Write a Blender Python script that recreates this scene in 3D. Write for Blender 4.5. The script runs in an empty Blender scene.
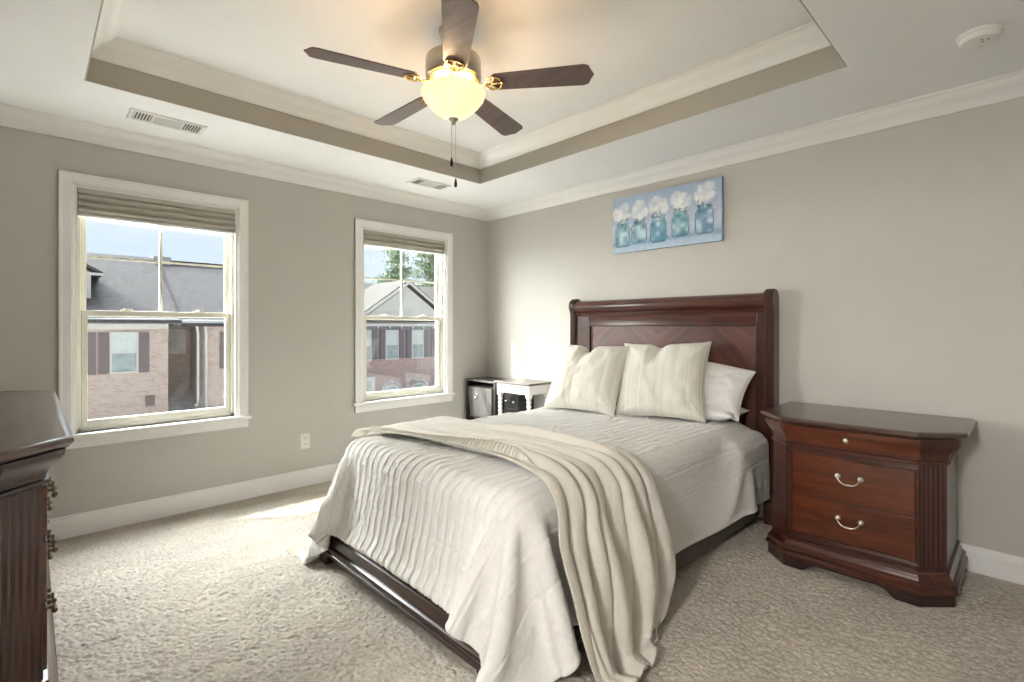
import bpy, bmesh, math, random
import numpy as np
from mathutils import Vector, Matrix
from mathutils.bvhtree import BVHTree

random.seed(7); np.random.seed(7)
S = bpy.context.scene
COL = S.collection

# ------------------------------------------------------------------ camera
F_PX = 500.0
cam = bpy.data.cameras.new('camera'); co = bpy.data.objects.new('camera', cam); COL.objects.link(co)
cam.sensor_fit = 'HORIZONTAL'; cam.sensor_width = 36.0
cam.lens = 36.0*F_PX/1024.0
cam.shift_y = -(341-328)/1024.0
cam.clip_start = 0.02; cam.clip_end = 300
co.location = (3.945, -3.45, 1.235)
co.rotation_euler = (math.pi/2, 0, math.atan2(0.7199, 0.694))      # looks along (-.7199, .694)
S.camera = co
CAMP = co.location

# ------------------------------------------------------------------ world: blue low sky, bright lobes added out of view to light the room
EXPOSURE = 1.12
SUN_DIR = Vector((.66, 1.0, -1.25)).normalized()
S.view_settings.view_transform = 'Standard'; S.view_settings.look = 'None'
S.view_settings.exposure = EXPOSURE; S.view_settings.gamma = 1.0
S.view_settings.use_curve_mapping = False
W = bpy.data.worlds.new('world'); S.world = W; W.use_nodes = True
def build_world(glow=14.0, low=.55, high=17.5):
    nt = W.node_tree; N = nt.nodes; L = nt.links; N.clear()
    out = N.new('ShaderNodeOutputWorld'); bg = N.new('ShaderNodeBackground')
    tc = N.new('ShaderNodeTexCoord')
    nm = N.new('ShaderNodeVectorMath'); nm.operation = 'NORMALIZE'; L.new(tc.outputs['Generated'], nm.inputs[0])
    sep = N.new('ShaderNodeSeparateXYZ'); L.new(nm.outputs[0], sep.inputs[0])
    # clear sky gradient with soft clouds
    ramp = N.new('ShaderNodeValToRGB'); L.new(sep.outputs['Z'], ramp.inputs[0])
    e = ramp.color_ramp.elements
    e[0].position = 0.0; e[0].color = (.80, .87, .96, 1)
    e[1].position = .45; e[1].color = (.50, .67, .95, 1)
    m = ramp.color_ramp.elements.new(.16); m.color = (.68, .81, .98, 1)
    mp = N.new('ShaderNodeMapping'); mp.inputs['Scale'].default_value = (2.5, 2.5, 9)
    L.new(nm.outputs[0], mp.inputs[0])
    ns = N.new('ShaderNodeTexNoise'); ns.inputs['Scale'].default_value = 1.6; ns.inputs['Detail'].default_value = 5
    L.new(mp.outputs[0], ns.inputs['Vector'])
    cr = N.new('ShaderNodeValToRGB'); cr.color_ramp.elements[0].position = .42; cr.color_ramp.elements[1].position = .8
    L.new(ns.outputs['Fac'], cr.inputs[0])
    mx = N.new('ShaderNodeMix'); mx.data_type = 'RGBA'; L.new(cr.outputs[0], mx.inputs[0])
    L.new(ramp.outputs[0], mx.inputs[6]); mx.inputs[7].default_value = (.93, .95, .98, 1)
    # bright lobe added on the sun's side, out of view, to light the walls
    dt = N.new('ShaderNodeVectorMath'); dt.operation = 'DOT_PRODUCT'; L.new(nm.outputs[0], dt.inputs[0])
    g = Vector((-1.0, -.95, .46)).normalized(); dt.inputs[1].default_value = g
    mr = N.new('ShaderNodeMapRange'); mr.interpolation_type = 'SMOOTHSTEP'
    mr.inputs['From Min'].default_value = .74; mr.inputs['From Max'].default_value = .96
    mr.inputs['To Min'].default_value = 0; mr.inputs['To Max'].default_value = glow
    L.new(dt.outputs['Value'], mr.inputs['Value'])
    cm = N.new('ShaderNodeVectorMath'); cm.operation = 'SCALE'; cm.inputs[0].default_value = (1.0, .985, .95)
    L.new(mr.outputs[0], cm.inputs['Scale'])
    # second bright lobe added high above the houses to light the floor
    d2 = N.new('ShaderNodeVectorMath'); d2.operation = 'DOT_PRODUCT'; L.new(nm.outputs[0], d2.inputs[0])
    d2.inputs[1].default_value = Vector((-1.0, -.15, 1.45)).normalized()
    m2 = N.new('ShaderNodeMapRange'); m2.interpolation_type = 'SMOOTHSTEP'
    m2.inputs['From Min'].default_value = .79; m2.inputs['From Max'].default_value = .92
    m2.inputs['To Min'].default_value = 0; m2.inputs['To Max'].default_value = high
    L.new(d2.outputs['Value'], m2.inputs['Value'])
    c2 = N.new('ShaderNodeVectorMath'); c2.operation = 'SCALE'; c2.inputs[0].default_value = (.95, .97, 1.0)
    L.new(m2.outputs[0], c2.inputs['Scale'])
    a2 = N.new('ShaderNodeVectorMath'); a2.operation = 'ADD'; L.new(cm.outputs[0], a2.inputs[0]); L.new(c2.outputs[0], a2.inputs[1])
    sc_ = N.new('ShaderNodeVectorMath'); sc_.operation = 'SCALE'; sc_.inputs['Scale'].default_value = low
    L.new(mx.outputs[2], sc_.inputs[0])
    ad = N.new('ShaderNodeVectorMath'); ad.operation = 'ADD'; L.new(sc_.outputs[0], ad.inputs[0]); L.new(a2.outputs[0], ad.inputs[1])
    L.new(ad.outputs[0], bg.inputs['Color']); bg.inputs['Strength'].default_value = 1.0
    L.new(bg.outputs[0], out.inputs[0])
build_world()
W.cycles.sampling_method = 'MANUAL'; W.cycles.sample_map_resolution = 512

sun = bpy.data.lights.new('sun', 'SUN'); so = bpy.data.objects.new('sun', sun); COL.objects.link(so)
sun.energy = 3.5; sun.angle = math.radians(.6); sun.color = (1, .95, .86)
so.rotation_euler = SUN_DIR.to_track_quat('-Z', 'Y').to_euler()
LAMP_W = 7.0
HALL_FILL_W = 780.0  # power of the fill lamp added in the hallway

# light portals in the two window openings (they only guide the sampling of the sky)
for (py0, py1) in ((-3.265, -2.378), (-1.42, -.535)):
    a = bpy.data.lights.new('window_portal', 'AREA'); ao = bpy.data.objects.new('window_portal', a); COL.objects.link(ao)
    a.shape = 'RECTANGLE'; a.size = 1.33; a.size_y = py1-py0
    ao.location = (-.13, (py0+py1)/2, (.605+1.93)/2)
    ao.rotation_euler = Vector((1, 0, 0)).to_track_quat('-Z', 'Y').to_euler()
    a.size, a.size_y = (py1-py0), 1.33
    a.cycles.is_portal = True

# ------------------------------------------------------------------ materials
def new_mat(name):
    m = bpy.data.materials.new(name); m.use_nodes = True
    nt = m.node_tree; nt.nodes.clear()
    o = nt.nodes.new('ShaderNodeOutputMaterial'); b = nt.nodes.new('ShaderNodeBsdfPrincipled')
    nt.links.new(b.outputs[0], o.inputs[0])
    return m, nt, b, o
def coords(nt, scale=(1, 1, 1), rot=(0, 0, 0), kind='Object'):
    tc = nt.nodes.new('ShaderNodeTexCoord'); mp = nt.nodes.new('ShaderNodeMapping')
    mp.inputs['Scale'].default_value = scale; mp.inputs['Rotation'].default_value = rot
    nt.links.new(tc.outputs[kind], mp.inputs[0]); return mp.outputs[0]
def noise(nt, vec, scale, detail=3, rough=.5, dist=0):
    n = nt.nodes.new('ShaderNodeTexNoise'); n.inputs['Scale'].default_value = scale
    n.inputs['Detail'].default_value = detail; n.inputs['Roughness'].default_value = rough
    n.inputs['Distortion'].default_value = dist
    nt.links.new(vec, n.inputs['Vector']); return n.outputs['Fac']
def ramp(nt, fac, stops):
    r = nt.nodes.new('ShaderNodeValToRGB'); e = r.color_ramp.elements
    while len(e) < len(stops): e.new(.5)
    for k, (p, c) in enumerate(stops): e[k].position = p; e[k].color = (*c, 1)
    nt.links.new(fac, r.inputs[0]); return r.outputs[0]
def bump(nt, b, h, strength=.3, dist=.01):
    n = nt.nodes.new('ShaderNodeBump'); n.inputs['Strength'].default_value = strength; n.inputs['Distance'].default_value = dist
    nt.links.new(h, n.inputs['Height']); nt.links.new(n.outputs[0], b.inputs['Normal']); return n
def plain(name, col, rough=.6, metal=0, coat=0, var=.04, scale=6, bmp=0, bscale=120):
    m, nt, b, o = new_mat(name)
    v = coords(nt)
    f = noise(nt, v, scale, 3)
    lo = tuple(max(0, c*(1-var)) for c in col); hi = tuple(min(1, c*(1+var)) for c in col)
    nt.links.new(ramp(nt, f, [(.3, lo), (.7, hi)]), b.inputs['Base Color'])
    b.inputs['Roughness'].default_value = rough; b.inputs['Metallic'].default_value = metal
    b.inputs['Coat Weight'].default_value = coat; b.inputs['Coat Roughness'].default_value = .12
    if bmp: bump(nt, b, noise(nt, v, bscale, 2), bmp, .003)
    return m
def wood(name, dark, mid, light, axis='X', rough=.28, coat=.5, freq=1.0, fig=0):
    """straight grain running along an axis; fig adds crotch figure"""
    m, nt, b, o = new_mat(name)
    s = {'X': (1.2, 14, 14), 'Y': (14, 1.2, 14), 'Z': (14, 14, 1.2)}[axis]
    v = coords(nt, tuple(k*freq for k in s))
    f = noise(nt, v, 2.2, 6, .62, .6)
    col = ramp(nt, f, [(.25, dark), (.5, mid), (.78, light)])
    v2 = coords(nt, tuple(k*freq*3 for k in s))
    f2 = noise(nt, v2, 6, 3, .6)
    mx = nt.nodes.new('ShaderNodeMix'); mx.data_type = 'RGBA'; mx.blend_type = 'MULTIPLY'; mx.inputs[0].default_value = .45
    nt.links.new(col, mx.inputs[6]); nt.links.new(ramp(nt, f2, [(.3, (.45, .42, .4)), (.6, (1, 1, 1))]), mx.inputs[7])
    nt.links.new(mx.outputs[2], b.inputs['Base Color'])
    b.inputs['Roughness'].default_value = rough
    b.inputs['Coat Weight'].default_value = coat; b.inputs['Coat Roughness'].default_value = .15
    bump(nt, b, f2, .06, .002)
    return m

M = {}
M['wall'] = plain('greige_wall_paint', (.555, .54, .50), .75, var=.012, bmp=.05, bscale=400)
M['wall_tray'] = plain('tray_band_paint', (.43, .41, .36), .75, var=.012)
M['ceiling'] = plain('ceiling_paint', (.91, .91, .91), .8, var=.01)
M['trim'] = plain('white_trim_paint', (.87, .865, .845), .42, var=.012)
M['vinyl'] = plain('cream_vinyl', (.80, .78, .68), .4, var=.015)
M['shade'] = plain('shade_fabric', (.52, .50, .43), .85, var=.05, bmp=.2, bscale=300)
M['shade_rail'] = plain('shade_rail', (.74, .73, .70), .45)
M['plastic'] = plain('white_plastic', (.80, .79, .76), .4)
M['dark_slot'] = plain('dark_slot', (.05, .05, .05), .7)
M['slot_grey'] = plain('grey_duct', (.12, .12, .12), .7)
M['wood_x'] = wood('cherry_wood_x', (.022, .0075, .005), (.07, .018, .010), (.135, .038, .018), 'X')
M['wood_z'] = wood('cherry_wood_z', (.020, .0065, .0045), (.055, .0145, .0085), (.10, .028, .014), 'Z')
M['wood_y'] = wood('cherry_wood_y', (.018, .006, .004), (.048, .013, .0075), (.095, .026, .013), 'Y')
M['wood_panel'] = wood('cherry_drawer_wood', (.045, .010, .005), (.115, .026, .010), (.19, .05, .018), 'X', .25, .6, .8)
M['wood_dark'] = wood('dark_bed_rail_wood', (.012, .006, .005), (.035, .014, .011), (.065, .027, .02), 'X', .34, .35)
M['wood_top'] = wood('greyish_brown_top', (.045, .022, .015), (.085, .045, .032), (.14, .085, .065), 'X', .3, .55, .8)  # greyer brown than the cherry, for nightstand and dresser tops
M['pewter'] = plain('pewter', (.62, .58, .52), .28, metal=1.0)
M['brass_dark'] = plain('dark_brass', (.16, .12, .07), .3, metal=1.0)
M['nickel'] = plain('brushed_nickel', (.50, .46, .38), .3, metal=1.0, var=.08)
M['brass'] = plain('polished_brass', (.82, .60, .26), .22, metal=1.0)
M['blade'] = wood('fan_blade_wood', (.085, .05, .045), (.13, .08, .072), (.18, .12, .105), 'X', .5, .1, .8)
M['black'] = plain('black_paint', (.018, .017, .016), .4)
M['fob'] = plain('dark_fob', (.02, .014, .01), .3)
M['boxspring'] = plain('grey_box_spring_fabric', (.26, .24, .22), .9, var=.1, bmp=.3, bscale=500)
M['mattress'] = plain('mattress_fabric', (.7, .69, .66), .9, bmp=.3, bscale=300)
M['table_white'] = plain('white_table_paint', (.85, .84, .82), .4)
M['table_top'] = wood('grey_brown_table_top', (.06, .045, .035), (.13, .10, .085), (.22, .18, .15), 'X', .3, .5)
M['grey_fabric'] = plain('grey_bin_fabric', (.12, .118, .112), .9, var=.1, bmp=.4, bscale=350)
M['espresso'] = plain('espresso_laminate', (.035, .026, .022), .35, coat=.3)
M['chrome'] = plain('chrome_ring', (.8, .8, .8), .2, metal=1)

def glass_mat():
    m = bpy.data.materials.new('window_glass'); m.use_nodes = True; nt = m.node_tree; nt.nodes.clear()
    o = nt.nodes.new('ShaderNodeOutputMaterial'); t = nt.nodes.new('ShaderNodeBsdfTransparent'); g = nt.nodes.new('ShaderNodeBsdfGlossy')
    t.inputs[0].default_value = (.97, .985, .975, 1); g.inputs['Roughness'].default_value = .02
    mx = nt.nodes.new('ShaderNodeMixShader'); mx.inputs[0].default_value = .05
    nt.links.new(t.outputs[0], mx.inputs[1]); nt.links.new(g.outputs[0], mx.inputs[2]); nt.links.new(mx.outputs[0], o.inputs[0])
    return m
M['glass'] = glass_mat()

def carpet_mat():
    m, nt, b, o = new_mat('carpet')
    v = coords(nt)
    f1 = noise(nt, v, 62, 5, .7, .5)
    f2 = noise(nt, v, 2.2, 3, .5)
    vs = coords(nt, (1, .18, 1), (0, 0, .55)); f3 = noise(nt, vs, 9, 2)
    c1 = ramp(nt, f1, [(.28, (.46, .415, .35)), (.50, (.61, .565, .495)), (.75, (.73, .69, .62))])
    c2 = ramp(nt, f2, [(.3, (.86, .86, .86)), (.7, (1.05, 1.04, 1.02))])
    mx = nt.nodes.new('ShaderNodeMix'); mx.data_type = 'RGBA'; mx.blend_type = 'MULTIPLY'; mx.inputs[0].default_value = 1
    nt.links.new(c1, mx.inputs[6]); nt.links.new(c2, mx.inputs[7])
    m2 = nt.nodes.new('ShaderNodeMix'); m2.data_type = 'RGBA'; m2.blend_type = 'MULTIPLY'; m2.inputs[0].default_value = .5
    nt.links.new(mx.outputs[2], m2.inputs[6]); nt.links.new(ramp(nt, f3, [(.35, (.84, .83, .81)), (.65, (1, 1, 1))]), m2.inputs[7])
    nt.links.new(m2.outputs[2], b.inputs['Base Color'])
    b.inputs['Roughness'].default_value = .95; b.inputs['Specular IOR Level'].default_value = .1
    vb = coords(nt, (1, 1, 1)); fb = noise(nt, vb, 70, 4, .7, .6)
    bump(nt, b, fb, .5, .012)
    return m
M['carpet'] = carpet_mat()

def quilt_mat(name, col, fine=260, b1=.35):
    m, nt, b, o = new_mat(name)
    v = coords(nt)
    f = noise(nt, v, 45, 4, .6, .4); g = noise(nt, v, fine, 2)
    lo = tuple(c*.93 for c in col)
    nt.links.new(ramp(nt, f, [(.3, lo), (.65, col)]), b.inputs['Base Color'])
    b.inputs['Roughness'].default_value = .9; b.inputs['Specular IOR Level'].default_value = .15
    b.inputs['Sheen Weight'].default_value = .15
    mt = nt.nodes.new('ShaderNodeMath'); mt.operation = 'MULTIPLY_ADD'; nt.links.new(g, mt.inputs[0]); mt.inputs[1].default_value = .35
    nt.links.new(f, mt.inputs[2])
    bump(nt, b, mt.outputs[0], b1, .008)
    return m
M['quilt'] = quilt_mat('white_quilt', (.80, .79, .765))
M['throw'] = quilt_mat('cream_knit_throw', (.70, .665, .60), 500, .12)
M['throw_border'] = quilt_mat('cream_knit_border', (.64, .61, .54), 300, .3)
M['pillow_white'] = quilt_mat('white_pillow_cotton', (.78, .775, .76), 300, .2)

def stripe_pillow_mat():
    m, nt, b, o = new_mat('striped_cream_pillow')
    at = nt.nodes.new('ShaderNodeAttribute'); at.attribute_name = 'pu'
    mp = nt.nodes.new('ShaderNodeMapping'); mp.inputs['Scale'].default_value = (1, 0, 0)
    cmb = nt.nodes.new('ShaderNodeCombineXYZ'); nt.links.new(at.outputs['Fac'], cmb.inputs[0])
    f = noise(nt, cmb.outputs[0], 16, 3, .7)
    c = ramp(nt, f, [(.34, (.56, .53, .44)), (.43, (.70, .68, .60)), (.5, (.78, .765, .71)), (.6, (.64, .62, .53)), (.66, (.78, .765, .715))])
    nt.links.new(c, b.inputs['Base Color']); b.inputs['Roughness'].default_value = .9
    v = coords(nt); bump(nt, b, noise(nt, v, 260, 2), .25, .004)
    return m
M['pillow_stripe'] = stripe_pillow_mat()

# ------------------------------------------------------------------ object helpers
def world_of(p):
    v = Vector((0, 0, 0))
    while p is not None: v += Vector(p.location); p = p.parent
    return v
def tag(o, label=None, cat=None, group=None, kind=None):
    if label: o['label'] = label
    if cat: o['category'] = cat
    if group: o['group'] = group
    if kind: o['kind'] = kind
    return o
def thing(name, label, cat, loc, group=None):
    o = bpy.data.objects.new(name, None); COL.objects.link(o); o.location = loc; o.empty_display_size = .05
    return tag(o, label, cat, group)
class MB:
    def __init__(s): s.v = []; s.f = []
    def add(s, vs, fs):
        n = len(s.v); s.v += [tuple(p) for p in vs]; s.f += [tuple(n+i for i in f) for f in fs]; return s
    def box(s, x0, x1, y0, y1, z0, z1):
        return s.add([(x0, y0, z0), (x1, y0, z0), (x1, y1, z0), (x0, y1, z0), (x0, y0, z1), (x1, y0, z1), (x1, y1, z1), (x0, y1, z1)],
                     [(3, 2, 1, 0), (4, 5, 6, 7), (0, 1, 5, 4), (1, 2, 6, 5), (2, 3, 7, 6), (3, 0, 4, 7)])
    def rings(s, rings, closed=True, cap=True):
        n = len(rings[0]); vs = [p for r in rings for p in r]; fs = []
        for i in range(len(rings)-1):
            for j in range(n if closed else n-1):
                a = i*n+j; b = i*n+(j+1) % n
                fs.append((a, b, b+n, a+n))
        if cap and closed:
            fs.append(tuple(range(n-1, -1, -1))); fs.append(tuple((len(rings)-1)*n+j for j in range(n)))
        return s.add(vs, fs)
    def lathe(s, cx, cy, prof, n=32, cap=True):
        return s.rings([[(cx+r*math.cos(2*math.pi*k/n), cy+r*math.sin(2*math.pi*k/n), z) for k in range(n)] for (r, z) in prof], True, cap)
    def tube(s, pts, r, n=8, cap=True):
        pts = [Vector(p) for p in pts]; rs = r if isinstance(r, (list, tuple)) else [r]*len(pts); rr = []
        for i, p in enumerate(pts):
            t = (pts[min(i+1, len(pts)-1)]-pts[max(i-1, 0)]).normalized()
            up = Vector((0, 0, 1)) if abs(t.z) < .95 else Vector((1, 0, 0))
            a = t.cross(up).normalized(); b = t.cross(a)
            rr.append([p+a*rs[i]*math.cos(2*math.pi*k/n)+b*rs[i]*math.sin(2*math.pi*k/n) for k in range(n)])
        return s.rings(rr, True, cap)
    def poly(s, pts2, plane, d0, d1):
        """extrude a 2-D outline; plane 'yz' extrudes along x, 'xz' along y, 'xy' along z"""
        def P(a, b, d): return {'yz': (d, a, b), 'xz': (a, d, b), 'xy': (a, b, d)}[plane]
        return s.rings([[P(a, b, d0) for a, b in pts2], [P(a, b, d1) for a, b in pts2]])
    def sphere(s, c, r, n=12, sc=(1, 1, 1)):
        pr = []
        for i in range(n//2+1):
            t = math.pi*i/(n//2); pr.append((max(1e-4, math.sin(t)), -math.cos(t)))
        return s.rings([[(c[0]+r*sc[0]*q*math.cos(2*math.pi*k/n), c[1]+r*sc[1]*q*math.sin(2*math.pi*k/n), c[2]+r*sc[2]*z) for k in range(n)] for q, z in pr])
    def build(s, name, mat, parent=None, smooth=False, bevel=0, seg=2, label=None, loc=None):
        me = bpy.data.meshes.new(name)
        base = world_of(parent) if parent else (Vector(loc) if loc else Vector((0, 0, 0)))
        me.from_pydata([(p[0]-base.x, p[1]-base.y, p[2]-base.z) for p in s.v], [], s.f)
        bm = bmesh.new(); bm.from_mesh(me); bmesh.ops.recalc_face_normals(bm, faces=bm.faces); bm.to_mesh(me); bm.free()
        o = bpy.data.objects.new(name, me); COL.objects.link(o)
        if parent: o.parent = parent
        elif loc: o.location = loc
        me.materials.append(M[mat] if isinstance(mat, str) else mat)
        if smooth is True: me.polygons.foreach_set('use_smooth', [True]*len(me.polygons))
        elif smooth:
            me.polygons.foreach_set('use_smooth', [True]*len(me.polygons))
            try: me.set_sharp_from_angle(angle=math.radians(smooth))
            except Exception: pass
        if bevel:
            b = o.modifiers.new('bevel', 'BEVEL'); b.width = bevel; b.segments = seg; b.limit_method = 'ANGLE'; b.angle_limit = math.radians(40)
        if label: o['label'] = label
        return o
def struct(o): o['kind'] = 'structure'; return o

# ================================================================== THE ROOM
X1, Y0, HC = 4.10, -4.00, 2.44          # east wall, near wall, ceiling height
TH = .14
WIN = [(-3.265, -2.378), (-1.42, -.535)]; WZ0, WZ1 = .605, 2.09
HT = 2.65                               # height of the raised tray
TX0, TX1, TY0, TY1 = .745, 3.36, -3.26, -.736
# left wall with two openings
m = MB(); ys = [Y0-TH, WIN[0][0], WIN[0][1], WIN[1][0], WIN[1][1], TH]
for a, b in ((0, 1), (2, 3), (4, 5)): m.box(-TH, 0, ys[a], ys[b], 0, HT+.1)
for a, b in WIN: m.box(-TH, 0, a, b, 0, WZ0); m.box(-TH, 0, a, b, WZ1, HT+.1)
struct(m.build('wall_left', 'wall'))
struct(MB().box(0, X1+TH, 0, TH, 0, HT+.1).build('wall_right', 'wall'))
struct(MB().box(X1, X1+TH, Y0-TH, 0, 0, HT+.1).build('wall_back', 'wall'))
DOX0, DOX1, DOZ = 3.08, 4.0, 2.05        # doorway added behind the camera to let fill light in
struct(MB().box(0, DOX0, Y0-TH, Y0, 0, HT+.1).box(DOX1, X1, Y0-TH, Y0, 0, HT+.1).box(DOX0, DOX1, Y0-TH, Y0, DOZ, HT+.1).build('wall_front', 'wall'))
m = MB()
for a, b in ((DOX0-.07, DOX0), (DOX1, DOX1+.07)): m.box(a, b, Y0, Y0+.018, 0, DOZ+.07)
m.box(DOX0, DOX1, Y0, Y0+.018, DOZ, DOZ+.07)
struct(m.build('added_door_1', 'trim'))
# unseen hallway added beyond it to hold the fill lamp
struct(MB().box(2.2, 5.0, -6.4, Y0-TH, -.2, -.004).build('floor_added_hall', 'carpet'))
struct(MB().box(2.2, 5.0, -6.4, Y0-TH, HC, HC+.1).build('ceiling_added_hall', 'ceiling'))
m = MB(); m.box(2.06, 2.2, -6.4, Y0-TH, 0, HC+.1); m.box(5.0, 5.14, -6.4, Y0-TH, 0, HC+.1); m.box(2.06, 5.14, -6.54, -6.4, 0, HC+.1); m.box(X1+TH, 5.14, Y0-TH, Y0, 0, HC+.1)
struct(m.build('wall_added_hall', 'wall'))
struct(MB().box(-TH, X1+TH, Y0-TH, TH, -.2, -.03).build('subfloor', 'carpet'))
def carpet_floor():
    rs = np.random.RandomState(5); d = .0046
    x = np.arange(0, X1+d, d); y = np.arange(Y0-TH, d, d); X, Y = np.meshgrid(x, y)
    def vn(a, b, seed):
        g = np.random.RandomState(seed).rand(int(b.max())+3, int(a.max())+3); i = a.astype(int); j = b.astype(int); fa = a-i; fb = b-j
        fa = fa*fa*(3-2*fa); fb = fb*fb*(3-2*fb)
        return (g[j, i]*(1-fa)+g[j, i+1]*fa)*(1-fb)+(g[j+1, i]*(1-fa)+g[j+1, i+1]*fa)*fb
    A = X*.8+(Y+5)*.6; B = (Y+5)*.8-X*.6+4                    # tufts lean along a diagonal
    h = .22*vn(A/.030, B/.016, 1)+.85*vn(A/.0125, B/.0085, 2)+.35*rs.rand(*X.shape)+.35*vn(A/.5, B/.3, 3)
    h = np.minimum(h, 1.35)
    Z = .0112*(h-1.25)
    me = bpy.data.meshes.new('floor'); ny_, nx_ = X.shape
    co_ = np.stack([X, Y, Z], -1).astype(np.float32).reshape(-1); me.vertices.add(X.size); me.vertices.foreach_set('co', co_)
    i, j = np.meshgrid(np.arange(nx_-1), np.arange(ny_-1)); a = (j*nx_+i).ravel()
    q = np.stack([a, a+1, a+nx_+1, a+nx_], -1).astype(np.int32); n = len(q)
    me.loops.add(4*n); me.loops.foreach_set('vertex_index', q.ravel()); me.polygons.add(n)
    me.polygons.foreach_set('loop_start', np.arange(0, 4*n, 4, dtype=np.int32)); me.polygons.foreach_set('use_smooth', np.ones(n, bool))
    me.update(calc_edges=True); me.validate(); me.materials.append(M['carpet'])
    o = bpy.data.objects.new('floor', me); COL.objects.link(o); return struct(o)
carpet_floor()
m = MB()
m.box(0, X1, TY1, 0, HC, HT+.02); m.box(0, X1, Y0, TY0, HC, HT+.02)
m.box(0, TX0, TY0, TY1, HC, HT+.02); m.box(TX1, X1, TY0, TY1, HC, HT+.02)
m.box(-TH, X1+TH, Y0-TH, TH, HT+.02, HT+.12)
m.box(TX0, TX1, TY0, TY1, HT, HT+.02)
struct(m.build('ceiling', 'ceiling'))
# painted band inside the tray
t = .006; m = MB()
m.box(TX0, TX0+t, TY0, TY1, HC+.001, HT); m.box(TX1-t, TX1, TY0, TY1, HC+.001, HT)
m.box(TX0+t, TX1-t, TY1-t, TY1, HC+.001, HT); m.box(TX0+t, TX1-t, TY0, TY0+t, HC+.001, HT)
struct(m.build('trim_1', 'wall_tray'))
def crown(name, x0, x1, y0, y1, zb, zt, pr):
    """crown moulding around an inward-looking rectangle; pr = projection on the ceiling"""
    h = zt-zb
    prof = [(.0, 0), (.010, 0), (.012, .010), (.020, .016), (.022, .10*1), ]
    prof = [(0, 0), (.10, .0), (.13, .08), (.17, .16)]
    for k in range(9):                     # cyma curve
        a = k/8; prof.append((.17+.62*(a), .16+.62*(a**1.0)+.035*math.sin(2*math.pi*a)))
    prof += [(.84, .86), (.93, .90), (1, .94), (1, 1), (0, 1)]
    rings = []
    for (p, q) in prof:
        d = p*pr; z = zb+q*h
        rings.append([(x0+d, y0+d, z), (x1-d, y0+d, z), (x1-d, y1-d, z), (x0+d, y1-d, z)])
    return struct(MB().rings(rings, True, False).build(name, 'trim', smooth=25))
crown('trim_2', 0, X1, Y0, 0, 2.35, HC, .115)
crown('trim_3', TX0+t, TX1-t, TY0+t, TY1-t, 2.56, HT, .105)
def baseboard(name, horizontal, a0, a1):
    # outline: (depth, height)
    pr = [(0, 0), (.016, 0), (.016, .094), (.013, .098), (.013, .106), (.009, .112), (.008, .122), (.004, .128), (0, .128)]
    if horizontal: return struct(MB().poly([(-d, z) for d, z in pr], 'yz', a0, a1).build(name, 'trim'))
    return struct(MB().poly([(d, z) for d, z in pr], 'xz', a0, a1).build(name, 'trim'))
baseboard('baseboard_right', True, 0, X1)
baseboard('baseboard_left', False, Y0, 0)

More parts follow.
